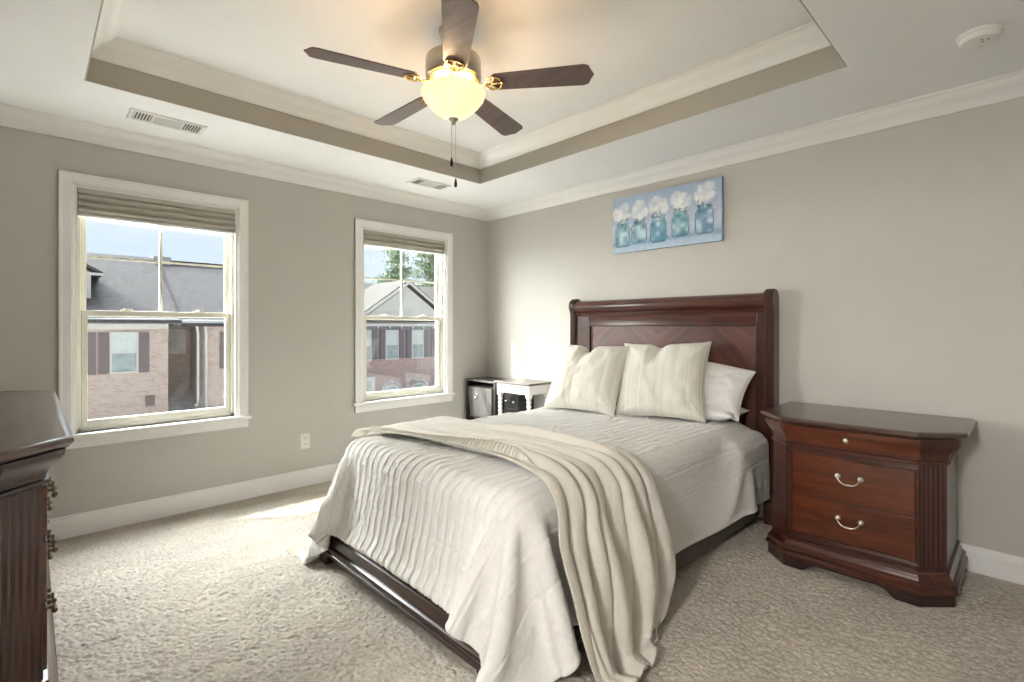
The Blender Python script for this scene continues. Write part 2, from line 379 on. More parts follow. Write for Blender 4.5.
# ------------------------------------------------------------------ windows (structure) and shades (things)
def window(idx, y0, y1):
    r = bpy.data.objects.new('window_%d' % idx, None); COL.objects.link(r); r.location = (0, (y0+y1)/2, WZ0); r['kind'] = 'structure'
    # casing: mitred frame with a stepped profile
    cw = .066; m = MB()
    for (o0, o1, d) in ((0, cw, .012), (.008, cw-.006, .017), (cw-.016, cw, .021)):
        m.box(0, d, y0-o1, y0-o0, WZ0, WZ1+o1); m.box(0, d, y1+o0, y1+o1, WZ0, WZ1+o1)
        m.box(0, d, y0-o0, y1+o0, WZ1+o0, WZ1+o1)
    m.build('casing', 'trim', r, bevel=.002)
    MB().box(-.05, .035, y0-.085, y1+.085, WZ0-.026, WZ0).build('sill', 'trim', r, bevel=.006)
    m = MB().box(0, .017, y0-.066, y1+.066, WZ0-.084, WZ0-.026); m.box(0, .021, y0-.066, y1+.066, WZ0-.04, WZ0-.026)
    m.build('apron', 'trim', r, bevel=.003)
    # jamb extension
    m = MB(); j = .016
    m.box(-.115, 0, y0, y0+j, WZ0, WZ1); m.box(-.115, 0, y1-j, y1, WZ0, WZ1); m.box(-.115, 0, y0+j, y1-j, WZ1-j, WZ1)
    m.build('jamb', 'trim', r)
    # vinyl frame
    a, b = y0+j, y1-j; f = .034; m = MB()
    m.box(-.115, -.035, a, a+f*.6, WZ0, WZ1-j); m.box(-.115, -.035, b-f*.6, b, WZ0, WZ1-j)
    m.box(-.115, -.075, a, a+f, WZ0, WZ1-j); m.box(-.115, -.075, b-f, b, WZ0, WZ1-j)
    m.box(-.115, -.035, a, b, WZ0, WZ0+.022); m.box(-.115, -.035, a, b, WZ1-j-.03, WZ1-j)
    m.build('frame', 'vinyl', r, bevel=.002)
    zm = 1.325
    def sash(name, x0, x1, z0, z1, rt, rb, st):
        m = MB(); A, B = a+.022, b-.022
        m.box(x0, x1, A, A+st, z0, z1); m.box(x0, x1, B-st, B, z0, z1)
        m.box(x0, x1, A+st, B-st, z0, z0+rb); m.box(x0, x1, A+st, B-st, z1-rt, z1)
        o = m.build(name, 'vinyl', r, bevel=.002)
        xm = (x0+x1)/2
        MB().box(xm-.002, xm+.002, A+st-.004, B-st+.004, z0+rb-.004, z1-rt+.004).build('pane', 'glass', o)
        return o, A+st, B-st, z0+rb, z1-rt
    lo, A, B, za, zb = sash('lower_sash', -.072, -.045, WZ0+.022, zm+.018, .034, .045, .030)
    up, A2, B2, zc, zd = sash('upper_sash', -.104, -.078, zm-.018, WZ1-j-.03, .034, .034, .026)
    ym = (A2+B2)/2; zq = (zc+zd)/2
    m = MB().box(-.097, -.086, ym-.009, ym+.009, zc, zd); m.box(-.0965, -.0865, A2, B2, zq-.007, zq+.007)
    m.build('muntin', 'vinyl', up)
    for yy in (ym-.19, ym+.21):
        m = MB().box(-.070, -.048, yy-.026, yy+.026, zm+.018, zm+.024).lathe(-.06, yy, [(.009, zm+.024), (.010, zm+.032)], 12)
        m.box(-.064, -.040, yy-.004, yy+.03, zm+.027, zm+.034); m.build('sash_lock', 'vinyl', r)
    return r
window(1, *WIN[0]); window(2, *WIN[1])
def shade(y0, y1, zb, n, label, drop):
    r = thing('cellular_shade', label, 'window shade', (-.02, (y0+y1)/2, WZ1), 'raised cellular shades in the windows')
    y0 += .019; y1 -= .019; zt = WZ1-.016
    MB().box(-.040, .006, y0, y1, zt-.030, zt).build('headrail', 'shade', r, bevel=.003)
    z0 = zb+.018; z1 = zt-.030
    pts = []                             # folded cell stack outline
    for k in range(n+1):
        z = z0+(z1-z0)*k/n; pts.append((-.010, z)); pts += [(-.012+.030*math.sin(math.pi*q/6), z+(z1-z0)/n*q/6.6) for q in range(1, 6)] if k < n else []
    big = pts
    back = [(-.034, p[1]) for p in reversed(pts)]
    MB().poly([(a, b) for a, b in big+back], 'xz', y0+.004, y1-.004).build('pleated_fabric', 'shade', r)
    MB().box(-.038, .008, y0+.002, y1-.002, zb, z0).build('bottom_rail', 'shade_rail', r, bevel=.004)
    MB().box(.006, .016, (y0+y1)/2-.04, (y0+y1)/2+.04, zb-.004, zb+.006).build('pull_tab', 'shade_rail', r, bevel=.002)
shade(*WIN[0], 1.905, 3, 'greige cellular shade raised to the top of the larger left window by the dresser', 0)
shade(*WIN[1], 1.945, 2, 'greige cellular shade raised to the top of the window nearest the corner', 0)

# ------------------------------------------------------------------ outlet, vents, smoke detector
r = thing('wall_outlet', 'white duplex outlet cover on the wall between the two windows', 'outlet', (0, -1.898, .35))
MB().box(0, .006, -1.936, -1.862, .29, .408).build('cover_plate', 'plastic', r, bevel=.003)
for zz in (.326, .372):
    s_ = MB().box(.004, .0085, -1.916, -1.882, zz-.014, zz+.014).build('socket', 'plastic', r, bevel=.004)
    m = MB(); m.box(.0083, .0089, -1.908, -1.905, zz-.004, zz+.007); m.box(.0083, .0089, -1.893, -1.890, zz-.004, zz+.007)
    m.build('slot', 'dark_slot', s_)
def vent(cx, cy, lx, ly, label):
    r = thing('ceiling_vent', label, 'vent', (cx, cy, HC), 'white ceiling registers near the window wall')
    x0, x1, y0, y1 = cx-lx/2, cx+lx/2, cy-ly/2, cy+ly/2; z = HC; b = .022
    m = MB(); m.box(x0, x1, y0, y0+b, z-.008, z); m.box(x0, x1, y1-b, y1, z-.008, z); m.box(x0, x0+b, y0+b, y1-b, z-.008, z); m.box(x1-b, x1, y0+b, y1-b, z-.008, z)
    L = y1-y0-2*b; d1 = y0+b+L*.28; d2 = y0+b+L*.72
    m.box(x0+b, x1-b, d1-.006, d1+.006, z-.008, z); m.box(x0+b, x1-b, d2-.006, d2+.006, z-.008, z)
    m.build('frame', 'plastic', r, bevel=.0015)
    MB().box(x0+b, x1-b, y0+b, y1-b, z-.0015, z-.0005).build('duct_opening', 'slot_grey', r)
    def slats(a, c, tilt, along):
        n = 6
        for k in range(n):
            mm = MB()
            if along:                      # slats run along x
                yy = a+(c-a)*(k+.5)/n; s0 = .008
                mm.add([(x0+b, yy-s0*tilt-.001, z-.0075), (x1-b, yy-s0*tilt-.001, z-.0075), (x1-b, yy+s0*.3, z-.001), (x0+b, yy+s0*.3, z-.001),
                        (x0+b, yy-s0*tilt+.001, z-.0075), (x1-b, yy-s0*tilt+.001, z-.0075), (x1-b, yy+s0*.3+.002, z-.001), (x0+b, yy+s0*.3+.002, z-.001)],
                       [(0, 1, 2, 3), (7, 6, 5, 4), (0, 4, 5, 1), (1, 5, 6, 2), (2, 6, 7, 3), (3, 7, 4, 0)])
            else:
                xx = x0+b+(x1-x0-2*b)*(k+.5)/n
                mm.box(xx-.005, xx+.005, a, c, z-.0065, z-.003)
            mm.build('slat', 'plastic', r)
    slats(y0+b, d1-.006, .6, True); slats(d1+.006, d2-.006, 0, False); slats(d2+.006, y1-b, -.6, True)
vent(.445, -2.87, .17, .37, 'white ceiling register above the left window by the dresser')
vent(.46, -1.05, .17, .34, 'white ceiling register near the corner between the two walls')
r = thing('smoke_detector', 'round white smoke detector on the ceiling at upper right', 'smoke detector', (3.80, -.65, HC))
MB().lathe(3.80, -.65, [(.072, HC), (.072, HC-.008), (.068, HC-.012)], 40).build('mounting_plate', 'plastic', r, smooth=40)
MB().lathe(3.80, -.65, [(.064, HC-.010), (.066, HC-.024), (.060, HC-.034), (.045, HC-.038), (.001, HC-.039)], 40).build('cover', 'plastic', r, smooth=40)
for a in (0, 2.1, 4.2):
    MB().lathe(3.815+.012*math.cos(a), -.67+.012*math.sin(a), [(.0035, HC-.0385), (.0035, HC-.0402)], 10).build('indicator_hole', 'slot_grey', r)

# ================================================================== CEILING FAN
FX, FY, BZ = 2.04, -2.0, 2.39
fan = thing('ceiling_fan', 'five blade ceiling fan with lit frosted bowl hanging from the tray ceiling', 'ceiling fan', (FX, FY, HT))
MB().lathe(FX, FY, [(.068, HT), (.070, HT-.012), (.062, HT-.034), (.040, HT-.052), (.018, HT-.058)], 36).build('canopy', 'nickel', fan, smooth=35)
MB().lathe(FX, FY, [(.012, HT-.05), (.012, 2.53)], 14).build('downrod', 'nickel', fan, smooth=40)
MB().lathe(FX, FY, [(.02, 2.548), (.055, 2.544), (.105, 2.530), (.128, 2.512), (.132, 2.498), (.132, 2.425), (.126, 2.416), (.118, 2.412)], 48).build('motor_housing', 'nickel', fan, smooth=35)
m = MB().lathe(FX, FY, [(.118, 2.4125), (.121, 2.407), (.108, 2.398), (.088, 2.392), (.070, 2.390)], 48)
for k in range(36):                      # vent ribs under the motor
    a = 2*math.pi*k/36; c, s_ = math.cos(a), math.sin(a)
    m.tube([(FX+.074*c, FY+.074*s_, 2.388), (FX+.094*c, FY+.094*s_, 2.392), (FX+.114*c, FY+.114*s_, 2.402)], .0022, 5)
m.build('flywheel_ring', 'brass', fan, smooth=40)
MB().lathe(FX, FY, [(.070, 2.392), (.062, 2.380), (.050, 2.372), (.050, 2.358), (.058, 2.352), (.060, 2.346), (.03, 2.342)], 36).build('switch_cup', 'brass', fan, smooth=35)
def blade(ang):
    ca, sa = math.cos(ang), math.sin(ang); pit = math.radians(-11)
    def T(r, w, h=0):                     # radial, across, up; pitched about the radial axis
        w2 = w*math.cos(pit)-h*math.sin(pit); h2 = w*math.sin(pit)+h*math.cos(pit)
        return (FX+r*ca-w2*sa, FY+r*sa+w2*ca, BZ+h2)
    out = [(.185, -.030), (.190, -.045), (.205, -.054), (.612, -.068), (.634, -.060), (.642, -.042), (.649, -.022), (.660, 0),
           (.649, .022), (.642, .042), (.634, .060), (.612, .068), (.205, .054), (.190, .045), (.185, .030)]
    b_ = MB().rings([[T(r_, w, -.003) for r_, w in out], [T(r_, w, .003) for r_, w in out]]).build('blade', 'blade', fan, bevel=.001)
    m = MB()                              # scrolled blade iron
    m.tube([T(.085, 0, .004), (T(.115, 0, -.004)), T(.150, 0, -.014), T(.180, 0, -.010)], [.008, .007, .006, .006], 8)
    for sg in (-1, 1):
        pts = []
        for k in range(15):
            a = math.radians(-90+k*22); rr = .021*(1-.045*k)
            pts.append(T(.185+rr*math.sin(a)*.9, sg*(.026+rr*math.cos(a)), -.009))
        m.tube(pts, .0036, 6)
        m.tube([T(.150, 0, -.012), T(.165, sg*.02, -.010), T(.190, sg*.044, -.008), T(.222, sg*.034, -.007), T(.236, 0, -.007)], .0042, 6)
    m.tube([T(.175, 0, -.010), T(.236, 0, -.007)], .005, 6)
    for (rr, ww) in ((.200, .030), (.200, -.030), (.234, 0)): m.sphere(T(rr, ww, -.008), .0065, 10)
    m.build('blade_iron', 'brass', fan, smooth=True)
for k in range(5): blade(math.radians(253-72*k))
# frosted bowl, glowing
def bowl_mat():
    m, nt, b, o = new_mat('frosted_glass_bowl')
    v = coords(nt); f = noise(nt, v, 5, 3, .5, 1.2)
    b.inputs['Base Color'].default_value = (.50, .43, .28, 1); b.inputs['Roughness'].default_value = .25
    c = ramp(nt, f, [(.3, (.76, .50, .24)), (.7, (.80, .60, .36))])
    nt.links.new(c, b.inputs['Emission Color']); b.inputs['Emission Strength'].default_value = .80
    return m
M['bowl'] = bowl_mat()
prof = [(.140, 2.360), (.148, 2.359), (.152, 2.353), (.150, 2.340), (.140, 2.318), (.118, 2.291), (.090, 2.264), (.064, 2.244), (.036, 2.231), (.010, 2.227)]
prof_in = [(.010, 2.232), (.034, 2.236), (.060, 2.249), (.086, 2.269), (.113, 2.295), (.135, 2.320), (.145, 2.340), (.146, 2.350), (.143, 2.355), (.140, 2.360)]
MB().rings([[(FX+r_*math.cos(2*math.pi*k/56), FY+r_*math.sin(2*math.pi*k/56), z) for k in range(56)] for r_, z in prof+prof_in], True, False).build('glass_bowl', 'bowl', fan, smooth=True)
MB().lathe(FX, FY, [(.022, 2.2335), (.024, 2.226), (.017, 2.219), (.010, 2.214), (.011, 2.208), (.006, 2.201), (.001, 2.200)], 20).build('finial', 'nickel', fan, smooth=True)
MB().tube([(FX, FY, 2.345), (FX, FY, 2.228)], .004, 8).build('centre_rod', 'nickel', fan)
for (dx, dy, zt_, zb_) in ((.004, .010, 2.206, 1.945), (-.004, -.008, 2.206, 2.042)):
    m = MB()
    n = 50
    for k in range(n): m.sphere((FX+dx, FY+dy, zt_-(zt_-zb_)*k/n), .0016, 6)
    m.tube([(FX+dx, FY+dy, zt_), (FX+dx, FY+dy, zb_)], .0007, 5)
    c = m.build('pull_chain', 'nickel', fan)
    MB().lathe(FX+dx, FY+dy, [(.002, zb_+.002), (.0045, zb_-.006), (.0075, zb_-.022), (.007, zb_-.036), (.003, zb_-.040)], 14).build('chain_fob', 'fob', c, smooth=40)
for a in (0.6, 2.7, 4.8):                # three bulbs standing in the open-topped bowl
    x, y = FX+.075*math.cos(a), FY+.075*math.sin(a)
    l = bpy.data.lights.new('fan_bulb', 'POINT'); lo_ = bpy.data.objects.new('fan_bulb', l); COL.objects.link(lo_)
    l.energy = LAMP_W/3; l.color = (1, .72, .42); l.shadow_soft_size = .02; lo_.location = (x, y, 2.352)

# globe lamp added in the unseen hallway to brighten the room's right side
hl = thing('hall_fill_lamp', 'white globe fill lamp added in an unseen hallway behind the camera', 'lamp', (3.62, -5.15, HC))
MB().lathe(3.62, -5.15, [(.06, HC), (.06, HC-.02), (.012, HC-.03)], 24).tube([(3.62, -5.15, HC-.02), (3.62, -5.15, 2.08)], .005, 8).build('stem', 'nickel', hl)
gm, gnt, gb, go = new_mat('fill_lamp_globe'); gb.inputs['Base Color'].default_value = (.9, .9, .88, 1)
gb.inputs['Emission Color'].default_value = (1, .93, .83, 1); gb.inputs['Emission Strength'].default_value = 3
gl = MB().sphere((3.62, -5.15, 1.96), .12, 24).build('globe', gm, hl, smooth=True)
l = bpy.data.lights.new('hall_fill_light', 'POINT'); lo_ = bpy.data.objects.new('hall_fill_light', l); COL.objects.link(lo_)
l.energy = HALL_FILL_W; l.color = (1, .965, .93); l.shadow_soft_size = .13; lo_.location = (3.62, -5.15, 1.96)

# ================================================================== WALL ART
def painting():
    x0, x1, z0, z1 = 1.587, 2.476, 1.837, 2.277; y1, y0 = 0, -.038
    r = thing('canvas_painting', 'blue canvas painting of five glass jars with white flowers above the bed', 'painting', (2.03, 0, z0))
    m, nt, b, o = new_mat('painted_canvas')
    at = nt.nodes.new('ShaderNodeAttribute'); at.attribute_name = 'paint'
    nt.links.new(at.outputs['Color'], b.inputs['Base Color']); b.inputs['Roughness'].default_value = .7
    v = coords(nt); bump(nt, b, noise(nt, v, 300, 2), .3, .002)
    nx, nz = 220, 110
    U, V = np.meshgrid(np.linspace(0, 1, nx+1), np.linspace(0, 1, nz+1)); A = U*2.02
    rs = np.random.RandomState(3)
    def nz2(fx, fz):
        g = rs.rand(int(fz)+3, int(fx)+3); a = U*fx; c = V*fz; i = a.astype(int); j = c.astype(int); fa = a-i; fc = c-j
        fa = fa*fa*(3-2*fa); fc = fc*fc*(3-2*fc)
        return (g[j, i]*(1-fa)+g[j, i+1]*fa)*(1-fc)+(g[j+1, i]*(1-fa)+g[j+1, i+1]*fa)*fc
    n1, n2, n3 = nz2(6, 4), nz2(22, 12), nz2(70, 40)
    def mixc(C, col, w): w = np.clip(w, 0, 1)[..., None]; return C*(1-w)+np.array(col)*w
    C = np.ones(U.shape+(3,))*np.array([.33, .45, .60])
    C = mixc(C, (.46, .54, .68), .9*n1); C = mixc(C, (.33, .46, .60), .35*n2)
    C = mixc(C, (.20, .34, .50), np.clip((.20+.03*n2-V)*30, 0, 1)*.75)        # table band
    C = mixc(C, (.62, .74, .82), np.clip((.11-V+.05*n1)*20, 0, 1)*.55)
    C = mixc(C, (.62, .68, .78), np.exp(-((V-.42)/.2)**2)*(.35+.6*n2))
    cx = [.21, .55, .93, 1.33, 1.74]; base = [.10, .14, .10, .15, .14]; top = [.54, .54, .56, .58, .62]
    for i in range(5):
        w = .15
        s = V-base[i]; h = top[i]-base[i]; t_ = s/h
        half = w*np.where(t_ < .12, .78+1.8*np.clip(t_, 0, .12), np.where(t_ < .72, 1.0, np.where(t_ < .85, 1-(t_-.72)*2.2, .72)))
        d = np.abs(A-cx[i])
        inside = np.clip((half-d)*60, 0, 1)*np.clip((t_)*25, 0, 1)*np.clip((1-t_)*25, 0, 1)
        C = mixc(C, [(.26, .46, .56), (.28, .46, .56), (.13, .36, .50), (.24, .48, .55), (.17, .32, .50)][i], inside*.85)
        C = mixc(C, (.66, .80, .84), inside*np.clip(n2*2.6-1.3, 0, 1)*.9)
        C = mixc(C, (.05, .17, .27), inside*np.clip(1.0-n2*2.6, 0, 1)*.8)
        C = mixc(C, (.06, .20, .34), inside*np.clip((.34-t_)*2.4, 0, 1)*.75*(i != 1))
        rim = np.clip(1-np.abs(half-d)*70, 0, 1)*np.clip((t_+.02)*25, 0, 1)*np.clip((1.02-t_)*25, 0, 1)
        C = mixc(C, (.03, .07, .13), rim*(.35+.9*n2))
        C = mixc(C, (.04, .11, .20), np.clip(1-np.abs(t_-.02)*24, 0, 1)*np.clip((w*.8-d)*50, 0, 1)*.8)
        C = mixc(C, (.08, .18, .26), np.clip(1-np.abs(t_-.80)*30, 0, 1)*np.clip((w*.75-d)*50, 0, 1)*.55)
        for k in range(44):                # petals and blossoms
            a = rs.rand()*6.28; q = rs.rand()**.5
            px, pz = cx[i]+math.cos(a)*q*.15, top[i]+.17+math.sin(a)*q*.14; rr = .038+.04*rs.rand()
            w_ = np.clip(1.2-np.hypot(A-px, (V-pz)*1.0)/rr, 0, 1)
            C = mixc(C, [(.78, .81, .84), (.62, .69, .76), (.88, .89, .90)][k % 3], w_*.85)
        for k in range(9):                 # leaves
            a = rs.rand()*6.28; px, pz = cx[i]+(rs.rand()-.5)*.24, top[i]+(rs.rand()-.5)*.10
            dx, dz = A-px, V-pz; c_, s_ = math.cos(a), math.sin(a)
            w_ = np.clip(1.3-np.hypot((dx*c_+dz*s_)/.034, (dz*c_-dx*s_)/.012), 0, 1)
            C = mixc(C, (.05, .09, .12), w_*.8)
    C = np.clip(C*(.9+.2*n3[..., None]), 0, 1)
    me = bpy.data.meshes.new('painted_face')
    X = x0+(x1-x0)*U; Z = z0+(z1-z0)*V
    vs = [(X.flat[k]-2.03, y0, Z.flat[k]-z0) for k in range(X.size)]
    fs = [(j*(nx+1)+i, j*(nx+1)+i+1, (j+1)*(nx+1)+i+1, (j+1)*(nx+1)+i) for j in range(nz) for i in range(nx)]
    me.from_pydata(vs, [], fs); me.materials.append(m)
    ca = me.color_attributes.new('paint', 'FLOAT_COLOR', 'POINT')
    ca.data.foreach_set('color', np.concatenate([C.reshape(-1, 3), np.ones((C.size//3, 1))], 1).ravel().astype(np.float32))
    o = bpy.data.objects.new('painted_face', me); COL.objects.link(o); o.parent = r
    MB().box(x0, x1, y0+.0005, 0, z0, z1).build('canvas_edge', plain('canvas_edge_paint', (.30, .40, .52), .7, var=.2, scale=14), r)
painting()
# ================================================================== BED
def loft(m, ring_fn, prof, cap=True):
    """rings from (z, out) pairs"""
    return m.rings([[(x, y, z) for x, y in ring_fn(o)] for z, o in prof], True, cap)
def flute_strip(m, p0, p1, z0, z1, n, depth, back=.012):
    """fluted (grooved) board between two plan points; grooves cut into its outer face, left of p0->p1 is outward"""
    p0 = Vector((p0[0], p0[1])); p1 = Vector((p1[0], p1[1])); d = p1-p0; L = d.length; d.normalize(); nrm = Vector((d.y, -d.x))
    pts = []; w = L/n
    for k in range(n):
        a = k*w
        pts.append((a+w*.14, 0))
        for j in range(5):
            tt = j/4; pts.append((a+w*(.18+.64*tt), -depth*math.sin(math.pi*(.08+.84*tt))))
        pts.append((a+w*.86, 0))
    out = [(0, 0)]+pts+[(L, 0), (L, -back), (0, -back)]
    ring = [p0+d*a+nrm*b for a, b in out]
    return m.rings([[(q.x, q.y, z0) for q in ring], [(q.x, q.y, z1) for q in ring]])

bed = thing('bed', 'dark cherry sleigh bed with a panelled headboard against the wall', 'bed', (2.02, -1.2, 0))
HX0, HX1 = 1.197, 2.832
# headboard: scrolled crest, frame and veneered panel
hb = MB()
prof = [(-.030, .30), (-.030, 1.36), (-.022, 1.395), (-.020, 1.43), (-.030, 1.452), (-.050, 1.462), (-.080, 1.461), (-.104, 1.452), (-.121, 1.436),
        (-.128, 1.415), (-.125, 1.394), (-.114, 1.378), (-.098, 1.366), (-.096, 1.360), (-.112, 1.356), (-.117, 1.350), (-.112, 1.342), (-.096, 1.337), (-.092, 1.330),
        (-.092, 1.255), (-.080, 1.245), (-.080, .30)]
hb.poly(prof, 'yz', HX0+.05, HX1-.05)
hbo = hb.build('headboard', 'wood_x', bed, smooth=35)
MB().box(1.395, 2.722, -.084, -.072, .32, 1.252).build('headboard_panel', 'wood_x', hbo)
fr = MB()
for xa, xb in ((HX0+.05, 1.395), (2.722, HX1-.05)): MB().box(xa, xb, -.094, -.070, .30, 1.335).build('stile', 'wood_z', hbo, bevel=.003)
fm = MB(); b_ = .012                       # raised bead around the panel
fm.box(1.388, 1.388+b_, -.100, -.078, .32, 1.262); fm.box(2.717, 2.717+b_, -.100, -.078, .32, 1.262); fm.box(1.388, 2.729, -.100, -.078, 1.252, 1.262)
fm.build('bead_moulding', 'wood_dark', hbo, bevel=.003)
def veneer_mat():
    m, nt, b, o = new_mat('book_matched_veneer')
    tc = nt.nodes.new('ShaderNodeTexCoord'); sp = nt.nodes.new('ShaderNodeSeparateXYZ'); nt.links.new(tc.outputs['Object'], sp.inputs[0])
    ab = nt.nodes.new('ShaderNodeMath'); ab.operation = 'PINGPONG'; nt.links.new(sp.outputs[0], ab.inputs[0]); ab.inputs[1].default_value = .3325
    ad = nt.nodes.new('ShaderNodeMath'); ad.operation = 'ADD'; nt.links.new(ab.outputs[0], ad.inputs[0]); nt.links.new(sp.outputs[2], ad.inputs[1])
    sb = nt.nodes.new('ShaderNodeMath'); sb.operation = 'SUBTRACT'; nt.links.new(ab.outputs[0], sb.inputs[0]); nt.links.new(sp.outputs[2], sb.inputs[1])
    c = nt.nodes.new('ShaderNodeCombineXYZ'); m1 = nt.nodes.new('ShaderNodeMath'); m1.operation = 'MULTIPLY'; m1.inputs[1].default_value = 11; nt.links.new(sb.outputs[0], m1.inputs[0])
    nt.links.new(m1.outputs[0], c.inputs[0]); nt.links.new(ad.outputs[0], c.inputs[1])
    f = noise(nt, c.outputs[0], 2.0, 5, .6, .8)
    nt.links.new(ramp(nt, f, [(.25, (.035, .010, .007)), (.5, (.085, .023, .013)), (.75, (.15, .048, .026))]), b.inputs['Base Color'])
    b.inputs['Roughness'].default_value = .42; b.inputs['Coat Weight'].default_value = .35; b.inputs['Coat Roughness'].default_value = .32
    return m
bpy.data.objects['headboard_panel'].data.materials[0] = veneer_mat()
for (a, b2) in ((HX0, HX0+.058), (HX1-.058, HX1)):
    side = [(-.012, 0), (-.012, 1.40), (-.018, 1.44), (-.036, 1.468), (-.066, 1.478), (-.102, 1.475), (-.130, 1.458), (-.143, 1.430), (-.142, 1.400), (-.128, 1.378),
            (-.120, 1.355), (-.120, .20), (-.128, .19), (-.130, 0)]
    side = [((y+.012)*.88-.012, z) for y, z in side]
    p = MB().poly(side, 'yz', a, b2).build('post', 'wood_z', bed, smooth=35)
    mm = MB()
    n = 4; w = (b2-a-.012)/n              # reeding up the face of the post and over its scroll
    path = [(-.121, .22), (-.121, 1.352), (-.129, 1.378), (-.143, 1.402), (-.144, 1.430), (-.131, 1.459), (-.103, 1.476), (-.066, 1.479), (-.036, 1.469)]
    path = [((y+.012)*.88-.012, z) for y, z in path]
    for k in range(n):
        xc = a+.006+w*(k+.5); rings = []
        for i, (y, z) in enumerate(path):
            y_a, z_a = path[max(0, i-1)]; y_b, z_b = path[min(len(path)-1, i+1)]
            ty, tz = y_b-y_a, z_b-z_a; l = math.hypot(ty, tz); ny, nz_ = -tz/l, ty/l
            rings.append([(xc+.0055*math.cos(q), y+ny*.006*math.sin(q), z+nz_*.006*math.sin(q)) for q in [math.pi*j/6 for j in range(7)]])
        mm.rings(rings, True, True)
    mm.build('reeding', 'wood_z', p, smooth=40)
# side rails and low footboard base with stacked mouldings
for sg, xr in ((1, 2.745), (-1, 1.295)):
    x0, x1 = (xr-.035, xr) if sg > 0 else (xr, xr+.035)
    MB().box(x0, x1, -2.30, -.10, .045, .235).build('side_rail', 'wood_dark', bed, bevel=.004)
FB = -2.345
fprof = [(-2.262, .0), (FB+.006, .045), (FB+.004, .062)]
f = MB()
pr = [(-2.255, .055), (FB+.004, .055), (FB, .059), (FB, .072), (FB+.004, .076), (FB+.010, .078), (FB+.004, .083), (FB+.002, .091), (FB+.005, .099), (FB+.013, .104),
      (FB+.019, .106), (FB+.021, .120), (FB+.027, .148), (FB+.033, .154), (FB+.027, .158), (FB+.027, .164), (FB+.034, .168), (-2.268, .172), (-2.268, .32), (-2.255, .32)]
f.poly(pr, 'yz', 1.335, 2.705)
fo = f.build('footboard_base', 'wood_dark', bed, smooth=12, bevel=.0015)
for xa, xb in ((1.322, 1.372), (2.668, 2.718)):
    q = MB()
    q.box(xa, xb, FB-.004, -2.262, .055, .135); q.box(xa+.004, xb-.004, FB+.018, -2.262, .135, .21); q.box(xa+.012, xb-.012, -2.275, -2.255, .21, .30)
    q.build('corner_block', 'wood_dark', bed, bevel=.006)
for xa, xb in ((1.325, 1.425), (2.615, 2.715)):
    MB().poly([(xa, 0), (xb-.03 if xa < 2 else xb, 0), (xb, .056), (xa, .056)] if xa < 2 else [(xa+.03, 0), (xb, 0), (xb, .056), (xa, .056)], 'xz', FB+.002, -2.27).build('foot', 'wood_dark', bed, bevel=.004)
MB().box(1.345, 2.70, -2.24, -.135, .10, .34).build('box_spring', 'boxspring', None, bevel=.02, loc=(2.02, -1.2, .1))
tag(bpy.data.objects['box_spring'], 'grey fabric box spring showing between quilt hem and bed side rail', 'box spring')

MX0, MX1, MY0, MY1, MT = 1.345, 2.705, -2.245, -.135, .625
MB().box(MX0, MX1, MY0, MY1, .342, MT-.012).build('mattress', 'mattress', None, smooth=True, bevel=.105, seg=6, loc=(2.02, -1.2, .342))
tag(bpy.data.objects['mattress'], 'thick white mattress lying under the quilt on the sleigh bed', 'mattress')

# ---- cloth relaxation (position based) used to drape the quilt
def sdf_push(P, box, r, off):
    """push points out of a rounded box; returns displaced copy and a contact mask"""
    lo = np.array([box[0]+r, box[2]+r, box[4]+r]); hi = np.array([box[1]-r, box[3]-r, box[5]-r]); R = r+off
    c = (lo+hi)/2; h = (hi-lo)/2; d = P-c; q = np.abs(d)-h
    outside = np.maximum(q, 0); ln = np.linalg.norm(outside, axis=1)
    inner = (q <= 0).all(1)
    P = P.copy(); mask = np.zeros(len(P), bool)
    k = (~inner) & (ln < R)
    if k.any():
        nd = outside[k]/ln[k][:, None]*np.sign(d[k]); P[k] += nd*(R-ln[k])[:, None]; mask |= k
    if inner.any():
        qi = q[inner]; ax = np.argmax(qi, 1); di = P[inner]; idx = np.arange(len(di))
        di[idx, ax] += np.sign(d[inner][idx, ax])*(R-qi[idx, ax]); P[inner] = di; mask |= inner
    return P, mask
